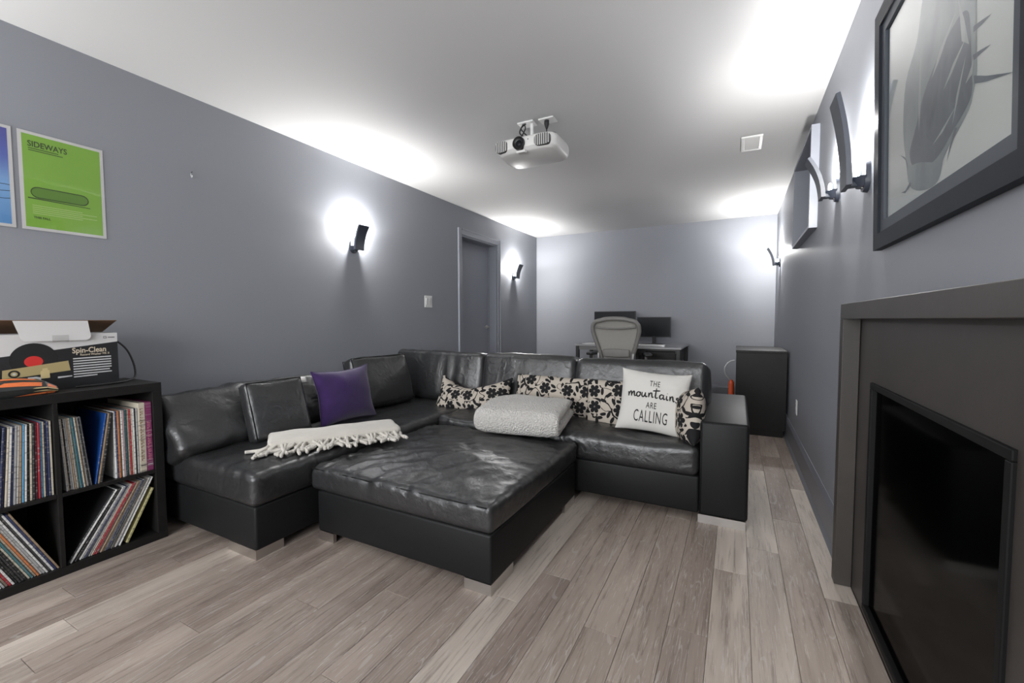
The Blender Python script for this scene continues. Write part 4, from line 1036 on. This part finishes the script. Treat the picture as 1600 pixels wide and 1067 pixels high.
def fan(cube, z, yb0, yb1, yt0, yt1, cols, seed):
    r_ = random.Random(seed); n = len(cols); sb, st = (yb1-yb0)/n, (yt1-yt0)/n
    for i, c in enumerate(cols):
        yb, yt = yb0+sb*(i+0.5), yt0+st*(i+0.5)
        ang = math.asin(max(-0.9, min(0.9, (yt-yb)/0.312)))
        th = min(sb, st)*math.cos(ang)*r_.uniform(0.80, 0.93)
        lft, rgt = (cols[i-1] if i else None), (cols[i+1] if i+1 < n else None)
        nb = ('between %s and %s ones' % (lft, rgt)) if lft and rgt else ('at row end beside %s' % (lft or rgt))
        record(yb, z, ang, round(th, 4), c, CUBE[cube], label='%s record sleeve %s, %s' % (c, nb, CUBE[cube]), inset=r_.choice((0, 0.002, 0.004, 0.007)))
Wt = 'white cream white light grey white cream black white tan light grey dark grey white cream dark blue white'.replace('light grey', 'light_grey').replace('dark grey', 'dark_grey').replace('dark blue', 'dark_blue').split()
def palette(n, seed, force={}):
    r_ = random.Random(seed); out = [r_.choice(Wt).replace('_', ' ') for _ in range(n)]
    for i, c in force.items(): out[i] = c
    return out
fan('tl', MZ1, 0.452, 0.686, 0.486, 0.687, palette(30, 3, {9: 'black', 10: 'dark blue', 11: 'dark blue', 12: 'cream', 15: 'light grey', 18: 'sky blue', 19: 'white', 20: 'black', 21: 'cream', 22: 'black', 23: 'maroon', 24: 'red', 25: 'sky blue', 26: 'cream', 27: 'dark blue', 28: 'dark blue', 29: 'cream'}), 5)
fan('tr1', MZ1, 0.722, 0.806, 0.709, 0.778, palette(15, 8, {5: 'tan', 8: 'teal', 9: 'sky blue'}), 6)
record(0.818, MZ1, 0.150, 0.0052, 'blue', '', label='bare royal blue record sleeve leaning in the gap of the upper cube')
record(0.8275, MZ1, 0.150, 0.0065, 'tan', '', label='tan record sleeve leaning right behind the royal blue sleeve')
record(0.8362, MZ1, 0.150, 0.0065, 'black', '', label='black record sleeve leaning between the tan sleeve and the upright row')
fan('tr2', MZ1, 0.889, 0.978, 0.889, 0.978, palette(14, 15, {0: 'white', 1: 'dark blue', 2: 'orange', 3: 'tan', 4: 'white', 5: 'pink', 6: 'teal', 7: 'teal', 8: 'cream', 9: 'red', 10: 'cream', 11: 'white', 12: 'black', 13: 'light grey'}), 9)
# two fat box sets
for y, th, c, lab, hh in ((0.9925, 0.026, 'cream', 'thick cream box set with brown lettering in the upper cube', 0.335), (1.0195, 0.025, 'purple', 'thick purple box set with pink lettering at the shelf side', 0.335)):
    t = thing('record_box_set', lab, 'box set', (SL_FRONT+0.004, y, MZ1+0.0003))
    mk('box', bbox(-0.32, 0.0, -th/2, th/2, 0, hh, 0.0015), MS[c], t)
    rb_ = random.Random(int(y*1000)); mt = M['card_brown'] if c == 'cream' else plain('pink_print', (0.55, 0.22, 0.24), 0.5)
    bm = B(); zz = 0.055
    while zz < (0.30 if c == 'cream' else 0.24):     # illegible spine lettering: blocky strokes
        h_ = rb_.uniform(0.007, 0.012); k = rb_.randint(0, 2)
        box(bm, 0.0, 0.0006, -th*0.24, -th*0.12, zz, zz+h_); 
        if k != 1: box(bm, 0.0, 0.0006, -th*0.12, th*0.22, zz, zz+h_*0.28)
        if k != 2: box(bm, 0.0, 0.0006, -th*0.12, th*0.22, zz+h_*0.72, zz+h_)
        zz += h_+0.0045
    mk('spine_print', bm, mt, t)
    mk('spine_band', bbox(0.0, 0.0006, -th*0.42, th*0.42, 0.030, 0.034), M['ink'] if c == 'cream' else M['silver_print'], t)
fan('br', 0.036, 0.712, 0.893, 0.880, 1.030, palette(24, 21, {0: 'black', 1: 'white', 2: 'dark grey', 9: 'light grey', 10: 'cream', 11: 'red', 12: 'red', 13: 'light grey', 17: 'dark blue', 19: 'dark grey', 23: 'white'}), 10)
record(0.9175, 0.036, 0.45, 0.009, 'yellow', '', S_=0.25, label='pale yellow ten-inch record sleeve, last of the leaning lower row')
fan('bl', 0.036, 0.485, 0.690, 0.362, 0.560, palette(24, 27, {7: 'red', 9: 'black', 10: 'black', 11: 'dark grey', 12: 'black', 14: 'teal', 15: 'cream', 16: 'orange', 17: 'white', 20: 'dark grey', 23: 'tan'}), 11)

# ---- things on top of the record shelf
TOPZ = SH_+0.0004
bx = thing('record_washer_box', 'opened black and white carton lettered Spin-Clean on the record shelf', 'box', (-2.665, 0.765, TOPZ), (0, 0, -0.05))
# local: front plane x = 0 facing +x, y to the right
BW, BH, BD = 0.40, 0.245, 0.185
bm = B()
box(bm, -0.002, 0.0, -BW/2, BW/2, 0, BH); box(bm, -BD, -BD+0.002, -BW/2, BW/2, 0, BH); box(bm, -BD+0.002, -0.002, -BW/2, -BW/2+0.002, 0, BH); box(bm, -BD+0.002, -0.002, BW/2-0.002, BW/2, 0, BH); box(bm, -BD+0.002, -0.002, -BW/2+0.002, BW/2-0.002, 0, 0.002)
mk('carton', bm, M['card_white'], bx)
# lid hinged at the back, half raised
lid = prism(B(), [(-BW/2, 0), (BW/2, 0), (BW/2, 1), (-BW/2, 1)], lambda a, b: (-BD+b*(BD+0.004), a, BH+0.001+b*0.058), lambda a, b: (-BD+b*(BD+0.004), a, BH+0.003+b*0.058))
mk('lid', lid, M['card_brown'], bx)
q = [(-0.135, 0.062)] + [(-0.118, -0.006)] + [(-0.118+0.020*(1-math.cos(a)), -0.006-0.020*math.sin(a)) for a in [PI/2*i/5 for i in range(1, 6)]] + [(0.082+0.020*math.sin(a), -0.026+0.020*(1-math.cos(a))) for a in [PI/2*i/5 for i in range(0, 6)]] + [(0.096, 0.062)]
mk('tuck_flap', prism(B(), q, lambda a, b: (0.006+0.010*(0.062-b)/0.088, a, BH+b-0.004), lambda a, b: (0.008+0.010*(0.062-b)/0.088, a, BH+b-0.004)), M['card_white'], bx)
mk('clear_tape', bbox(0.0195, 0.0200, -0.025, 0.028, BH-0.036, BH-0.005), M['clear'], bx)
def bprint(name, poly, mat, x): return mk(name, prism(B(), poly, lambda a, b: (x-0.0002, a, b), lambda a, b: (x, a, b)), mat, bx)
bprint('printed_panel', [(-BW/2, 0.0), (BW/2, 0.0), (BW/2, 0.203), (-BW/2, 0.150)], M['card_black'], 0.0008)
disc = [(-0.078+0.072*math.cos(a), 0.135+0.072*math.sin(a)) for a in [2*PI*k/40 for k in range(40)]]
bprint('printed_record', [(a, b) for a, b in disc], M['ink'], 0.0012)
bprint('printed_label', [(-0.080+0.028*math.cos(a), 0.128+0.024*math.sin(a)) for a in [2*PI*k/28 for k in range(28)]], M['red'], 0.0016)
bprint('printed_washer', [(-0.172, 0.060), (0.032, 0.080), (0.026, 0.124), (-0.170, 0.098)], M['tan'], 0.0020)
ringp = [(-0.138+0.017*math.cos(a), 0.080+0.016*math.sin(a)) for a in [2*PI*k/24 for k in range(24)]]
bprint('printed_badge', ringp, M['ink'], 0.0023); bprint('printed_badge', [(-0.138+(a+0.138)*0.6, 0.080+(b-0.080)*0.6) for a, b in ringp], M['tan'], 0.0026)
bprint('printed_badge', [(-0.138+(a+0.138)*0.3, 0.080+(b-0.080)*0.3) for a, b in ringp], M['silver_print'], 0.0029)
bprint('printed_bottle', [(-0.062, 0.052), (-0.034, 0.054), (-0.034, 0.086), (-0.040, 0.090), (-0.040, 0.098), (-0.056, 0.096), (-0.056, 0.088), (-0.062, 0.084)], M['cream'], 0.0024)
bprint('printed_brush', [(-0.10, 0.048), (-0.062, 0.046), (-0.060, 0.058), (-0.075, 0.063), (-0.10, 0.062)], M['silver_print'], 0.0026)
bprint('printed_brush', [(-0.010, 0.048), (0.036, 0.052), (0.036, 0.057), (-0.010, 0.056)], M['silver_print'], 0.0026)
def btext(body, size, y, z, mat, sx=1.0, bold=0.0, slope=0.0):
    bm = text_bm(body, size, 1.0, bold, 'LEFT')
    for v in bm.verts: v.co = Vector((0.0012, y+v.co.x*sx, z+v.co.y+slope*v.co.x))
    return mk('lettering', bm, mat, bx)
btext('Spin-Clean', 0.034, 0.040, 0.166, M['gold_print'], 0.80, 0.0007, 0.02)
btext('Record Washer MK II', 0.0135, 0.066, 0.147, M['gold_print'], 0.84, 0.0002, 0.02)
for i in range(8):
    L_ = 0.132 if i not in (5, 7) else (0.125, 0.08)[i == 7]
    bprint('small_print', [(0.042, 0.128-i*0.0118), (0.042+L_, 0.131-i*0.0118), (0.042+L_, 0.1365-i*0.0118), (0.042, 0.1335-i*0.0118)], M['silver_print'], 0.0011)
sq = B()
for a in ((0.150, 0.160, 0.219, 0.2205), (0.150, 0.160, 0.2275, 0.229), (0.150, 0.1515, 0.2205, 0.2275), (0.1585, 0.160, 0.2205, 0.2275)): box(sq, 0.0, 0.0006, *a)
mk('printed_logo', sq, M['ink'], bx)
bprint('small_print', [(0.166, 0.2225), (0.190, 0.2225), (0.190, 0.2255), (0.166, 0.2255)], M['ink'], 0.0006)

# black cable looping behind the carton
cb_ = thing('black_cable', 'black cable looping out from behind the opened carton', 'cable', (-2.70, 1.0, TOPZ))
pts = [(-2.80, 0.975, TOPZ+0.226), (-2.790, 1.005, TOPZ+0.205), (-2.785, 1.045, TOPZ+0.160), (-2.775, 1.0655, TOPZ+0.10), (-2.765, 1.072, TOPZ+0.045), (-2.745, 1.060, TOPZ+0.010), (-2.70, 1.02, TOPZ+0.0055), (-2.66, 0.985, TOPZ+0.0055), (-2.635, 0.93, TOPZ+0.0055), (-2.62, 0.86, TOPZ+0.0055), (-2.625, 0.80, TOPZ+0.0055)]
mk('cable', tube(B(), smooth_pts(pts, 6), 0.0045, 8), M['rubber'], cb_, smooth=True, world=True)

# orange and black angular package lying in front of the carton
pk = thing('orange_package', 'orange, black and cream striped angular package lying on the record shelf', 'package', (-2.572, 0.585, TOPZ), (0, 0, 0.06))
def ring6(y, sx, sz, lift=0.0):
    return [Vector((x*sx, y, lift+z*sz)) for x, z in ((-0.055, 0.0), (0.050, 0.0), (0.062, 0.030), (0.035, 0.062), (-0.040, 0.068), (-0.065, 0.032))]
rings = [ring6(-0.17, 0.98, 0.98), ring6(-0.06, 1.02, 1.03), ring6(0.03, 1.0, 1.0), ring6(0.095, 0.92, 0.86), ring6(0.135, 0.62, 0.42)]
bm = B(); vs = [[bm.verts.new(p) for p in r] for r in rings]
for A, C in zip(vs, vs[1:]):
    for k in range(6): bm.faces.new((A[k], A[(k+1) % 6], C[(k+1) % 6], C[k]))
bm.faces.new(vs[0][::-1]); bm.faces.new(vs[-1])
mk('body', bm, plain('black_package_film', (0.022, 0.026, 0.026), 0.35), pk)
def surf(k, s, y, lift=0.0012):
    """point on the package: edge strip k..k+1 at fraction s, lengthwise y"""
    ys = [-0.17, -0.06, 0.03, 0.095, 0.135]; i = max(0, min(3, sum(1 for q in ys[1:] if y > q)))
    f = (y-ys[i])/(ys[i+1]-ys[i]); P = lambda kk: rings[i][kk % 6].lerp(rings[i+1][kk % 6], f)
    p = P(k).lerp(P(k+1), s); c = Vector((0, y, 0.033)); return p + (p-c).normalized()*lift
def stripe(mat, k, quad, lift=0.0012):
    bm = B(); n = 6; (s00, y00), (s10, y10), (s11, y11), (s01, y01) = quad; g = {}
    for i in range(n+1):
        for j in range(3):
            a, b = i/n, j/2
            s = (s00*(1-a)+s10*a)*(1-b)+(s01*(1-a)+s11*a)*b; y = (y00*(1-a)+y10*a)*(1-b)+(y01*(1-a)+y11*a)*b
            g[i, j] = bm.verts.new(surf(k, s, y, lift))
    for i in range(n):
        for j in range(2): bm.faces.new((g[i,j], g[i+1,j], g[i+1,j+1], g[i,j+1]))
    mk('stripe', bm, M[mat], pk)
for k in (2, 3):
    stripe('orange', k, ((0.45, -0.05), (0.25, 0.13), (0.80, 0.13), (0.85, -0.02)))
stripe('cream', 2, ((0.02, 0.05), (0.05, 0.132), (0.22, 0.132), (0.12, 0.06)), 0.0014)
stripe('orange', 1, ((0.10, 0.0), (0.15, 0.12), (0.55, 0.125), (0.30, 0.05)))
stripe('cream', 1, ((0.58, 0.05), (0.58, 0.132), (0.80, 0.132), (0.75, 0.08)), 0.0014)
stripe('orange', 3, ((0.05, -0.165), (0.05, -0.02), (0.42, -0.05), (0.42, -0.165)))
stripe('cream', 2, ((0.20, -0.165), (0.75, -0.06), (0.88, -0.06), (0.35, -0.165)), 0.0014)

# ================================================================== BLACK CABINET, CANISTER
cab = thing('black_cabinet', 'black-brown low cabinet against the wall behind the sofa', 'cabinet', (0.21, 4.93, 0))
mk('body', bbox(0.004, 0.412, 4.566, 5.30, 0.06, 0.768, 0.002), M['brownblack'], cab, world=True)
mk('top_board', bbox(0.0, 0.414, 4.56, 5.306, 0.768, 0.790, 0.002), M['brownblack'], cab, world=True)
mk('plinth', bbox(0.012, 0.395, 4.568, 5.29, 0.0, 0.06, 0.001), M['brownblack'], cab, world=True)
t = thing('orange_canister', 'orange canister with a thin grey wire loop beside the black cabinet', 'canister', (-0.034, 4.83, 0))
mk('body', lathe(B(), [(0, 0), (0.024, 0), (0.026, 0.01), (0.026, 0.43), (0.022, 0.455), (0.014, 0.465), (0.014, 0.475), (0, 0.475)], 24), plain('orange_red_enamel', (0.72, 0.10, 0.025), 0.35), t, smooth=True, auto=0.6)
mk('wire_loop', tube(B(), smooth_pts([(-0.01, 0.0, 0.47), (-0.055, -0.01, 0.53), (-0.06, -0.01, 0.60), (-0.02, 0.0, 0.655), (0.03, 0.0, 0.67)], 6), 0.006, 8), M['lightmetal'], t, smooth=True)

# ================================================================== DESKS, MONITORS, CHAIR
def desk(name, label, x0, x1, y0, y1, z1, panel_=False):
    t = thing(name, label, 'desk', ((x0+x1)/2, (y0+y1)/2, 0))
    mk('desk_top', bbox(x0, x1, y0, y1, z1-0.022, z1, 0.003), M['desk'], t, world=True)
    for a in (x0+0.012, x1-0.057):
        for b in (y0+0.02, y1-0.065): mk('leg', bbox(a, a+0.045, b, b+0.045, 0, z1-0.022, 0.003), M['black'], t, world=True)
    mk('apron', bbox(x0+0.057, x1-0.057, y0+0.03, y0+0.05, z1-0.075, z1-0.022, 0.001), M['greyplastic'] if not panel_ else M['black'], t, world=True)
    return t
desk('office_desk', 'grey topped desk with black legs under the larger monitor', -1.985, -1.225, 5.68, 6.40, 0.742)
dk = desk('office_desk', 'grey topped desk with a black drawer unit under the smaller monitor', -1.205, -0.575, 5.42, 6.40, 0.742, True)
mk('drawer_unit', bbox(-0.99, -0.64, 5.45, 6.2, 0.12, 0.70, 0.003), M['black'], dk, world=True)
for i in range(3): mk('drawer_front', bbox(-0.985, -0.645, 5.440, 5.4505, 0.13+i*0.19, 0.31+i*0.19, 0.002), M['brownblack'], dk, world=True)
def monitor(name, label, xc, y, z0, W, Hh, zd):
    t = thing(name, label, 'monitor', (xc, y, zd))
    mk('housing', bbox(xc-W/2, xc+W/2, y, y+0.035, z0, z0+Hh, 0.004), M['black'], t, world=True)
    mk('screen', bbox(xc-W/2+0.008, xc+W/2-0.008, y-0.0012, y+0.001, z0+0.012, z0+Hh-0.008), M['screen'], t, world=True)
    mk('neck', bbox(xc-0.022, xc+0.022, y+0.036, y+0.055, zd+0.012, z0+Hh*0.5, 0.003), M['black'], t, world=True)
    bm = lathe(B(), [(0, 0), (0.11, 0), (0.11, 0.006), (0.03, 0.012), (0, 0.012)], 28)
    for v in bm.verts: v.co = Vector((xc+v.co.x*1.1, y+0.03+v.co.y*0.8, zd+0.0004+v.co.z))
    mk('stand_base', bm, M['black'], t, smooth=True, world=True, auto=0.6)
    return t
monitor('monitor', 'larger black monitor partly behind the office chair', -1.540, 6.10, 0.862, 0.585, 0.335, 0.742)
monitor('monitor', 'smaller black monitor on a round stand', -1.000, 6.08, 0.838, 0.440, 0.275, 0.742)
t = thing('paper_sheet', 'white paper lying on the desk under the larger monitor', 'paper', (-1.83, 5.95, 0.7424))
mk('sheet', bbox(-0.09, 0.12, -0.14, 0.14, 0, 0.004), M['card_white'], t)
t = thing('keyboard', 'pale slim keyboard lying below the smaller monitor', 'keyboard', (-1.0, 5.72, 0.7424))
mk('case', bbox(-0.21, 0.21, -0.06, 0.06, 0, 0.012, 0.003), M['lightmetal'], t)
for i in range(4): mk('key_row', bbox(-0.2, 0.2, -0.05+i*0.026, -0.03+i*0.026, 0.012, 0.016, 0.001), M['white'], t)

ch = thing('office_chair', 'grey mesh-backed office chair turned to the desks', 'chair', (-1.205, 5.02, 0))
def m_mesh():
    t = NT('grey_chair_mesh'); c = t.coord(); s = t.n('ShaderNodeSeparateXYZ'); t.L(c, s.inputs[0])
    st = t.math('SINE', t.math('MULTIPLY', s.outputs[0], 420.0))
    return t.set(col=t.mix(t.math('MULTIPLY_ADD', st, 0.5, 0.5), (0.20, 0.195, 0.18), (0.40, 0.39, 0.36)), rough=0.7)
M['mesh'] = m_mesh()
def chair_y(z): return -0.14 - 0.10*max(0, (z-0.55)/0.5)**1.5*0.8 + 0.02*math.sin((z-0.5)*6)
def half_w(z):
    pts = [(0.50, 0.165), (0.60, 0.165), (0.68, 0.185), (0.78, 0.215), (0.88, 0.245), (0.96, 0.262), (1.02, 0.255), (1.06, 0.215), (1.085, 0.10)]
    for (a, b), (c, d) in zip(pts, pts[1:]):
        if a <= z <= c: return b+(d-b)*(z-a)/(c-a)
    return 0.0
zl = [0.50, 0.56, 0.62, 0.68, 0.74, 0.80, 0.86, 0.91, 0.95, 0.98, 1.01, 1.035, 1.058, 1.075]
right = [(half_w(z), chair_y(z), z) for z in zl]
outl = right + [(0.10, chair_y(1.085), 1.086), (0.0, chair_y(1.09), 1.090), (-0.10, chair_y(1.085), 1.086)] + [(-x, y, z) for x, y, z in right[::-1]] + [(-0.08, chair_y(0.49), 0.488), (0.08, chair_y(0.49), 0.488)]
bf = mk('back_frame', tube(B(), smooth_pts(outl, 2, True), 0.024, 10, True), M['chairframe'], ch, smooth=True)
bm = B(); g = {}
for j in range(29):
    z = 0.495+0.585*j/28
    for i in range(13):
        u = i/6-1; hw = max(0.01, half_w(max(z, 0.501))-0.004); g[i, j] = bm.verts.new((u*hw, chair_y(z)+0.008+0.02*(1-u*u), z))
for i in range(12):
    for j in range(28): bm.faces.new((g[i,j], g[i+1,j], g[i+1,j+1], g[i,j+1]))
mk('back_mesh', bm, M['mesh'], ch, smooth=True)
# upper yoke and lumbar pad, on the rear of the back
bm = tube(B(), smooth_pts([(-0.225, chair_y(0.97)-0.012, 0.995), (-0.12, chair_y(0.97)-0.018, 0.984), (0, chair_y(0.97)-0.02, 0.980), (0.12, chair_y(0.97)-0.018, 0.984), (0.225, chair_y(0.97)-0.012, 0.995)], 4), 0.010, 8); mk('back_yoke', bm, M['chairframe'], ch, smooth=True)
bm = softbox(0.30, 0.025, 0.10, 0.0124, 0.03, 0.0); 
for v in bm.verts: v.co = Vector((v.co.x, chair_y(0.71)-0.018+v.co.y-0.05*v.co.x**2, 0.700+v.co.z*(1-1.2*abs(v.co.x))-0.0*v.co.x))
mk('lumbar_pad', bm, M['chairframe'], ch, smooth=True)
bm = softbox(0.50, 0.46, 0.06, 0.029, 0.05, 0.01); bm.transform(Matrix.Translation((0, 0.08, 0.455))); mk('seat', bm, M['mesh'], ch, smooth=True)
for s in (-1, 1):
    mk('back_upright', tube(B(), smooth_pts([(s*0.20, 0.02, 0.44), (s*0.20, -0.12, 0.47), (s*0.195, -0.175, 0.56), (s*0.195, -0.180, 0.70)], 4), 0.013, 8), M['lightmetal'], ch, smooth=True)
    mk('arm_post', tube(B(), [(s*0.25, 0.02, 0.45), (s*0.30, 0.0, 0.50), (s*0.305, -0.01, 0.66)], 0.014, 8), M['chairframe'], ch, smooth=True)
    bm = softbox(0.085, 0.24, 0.035, 0.017, 0.03); bm.transform(Matrix.Translation((s*0.315, 0.04, 0.678)) @ Matrix.Rotation(s*0.25, 4, 'Z')); mk('arm_pad', bm, M['black'], ch, smooth=True)
mk('gas_lift', tube(B(), [(0, 0.05, 0.09), (0, 0.05, 0.43)], 0.026, 12), M['black'], ch, smooth=True, auto=0.7)
for k in range(5):
    a = 2*PI*k/5+0.3; dx, dy = math.cos(a), math.sin(a)
    mk('base_spoke', tube(B(), [(0, 0.05, 0.105), (dx*0.16, 0.05+dy*0.16, 0.095), (dx*0.30, 0.05+dy*0.30, 0.070)], [0.026, 0.020, 0.014], 8), M['chairframe'], ch, smooth=True)
    bm = lathe(B(), [(0, -0.022), (0.027, -0.020), (0.029, 0), (0.027, 0.020), (0, 0.022)], 16, (0, 0, 0), 'x'); bm.transform(Matrix.Translation((dx*0.30, 0.05+dy*0.30, 0.0292)) @ Matrix.Rotation(a+PI/2, 4, 'Z')); mk('caster', bm, M['black'], ch, smooth=True, auto=0.7)
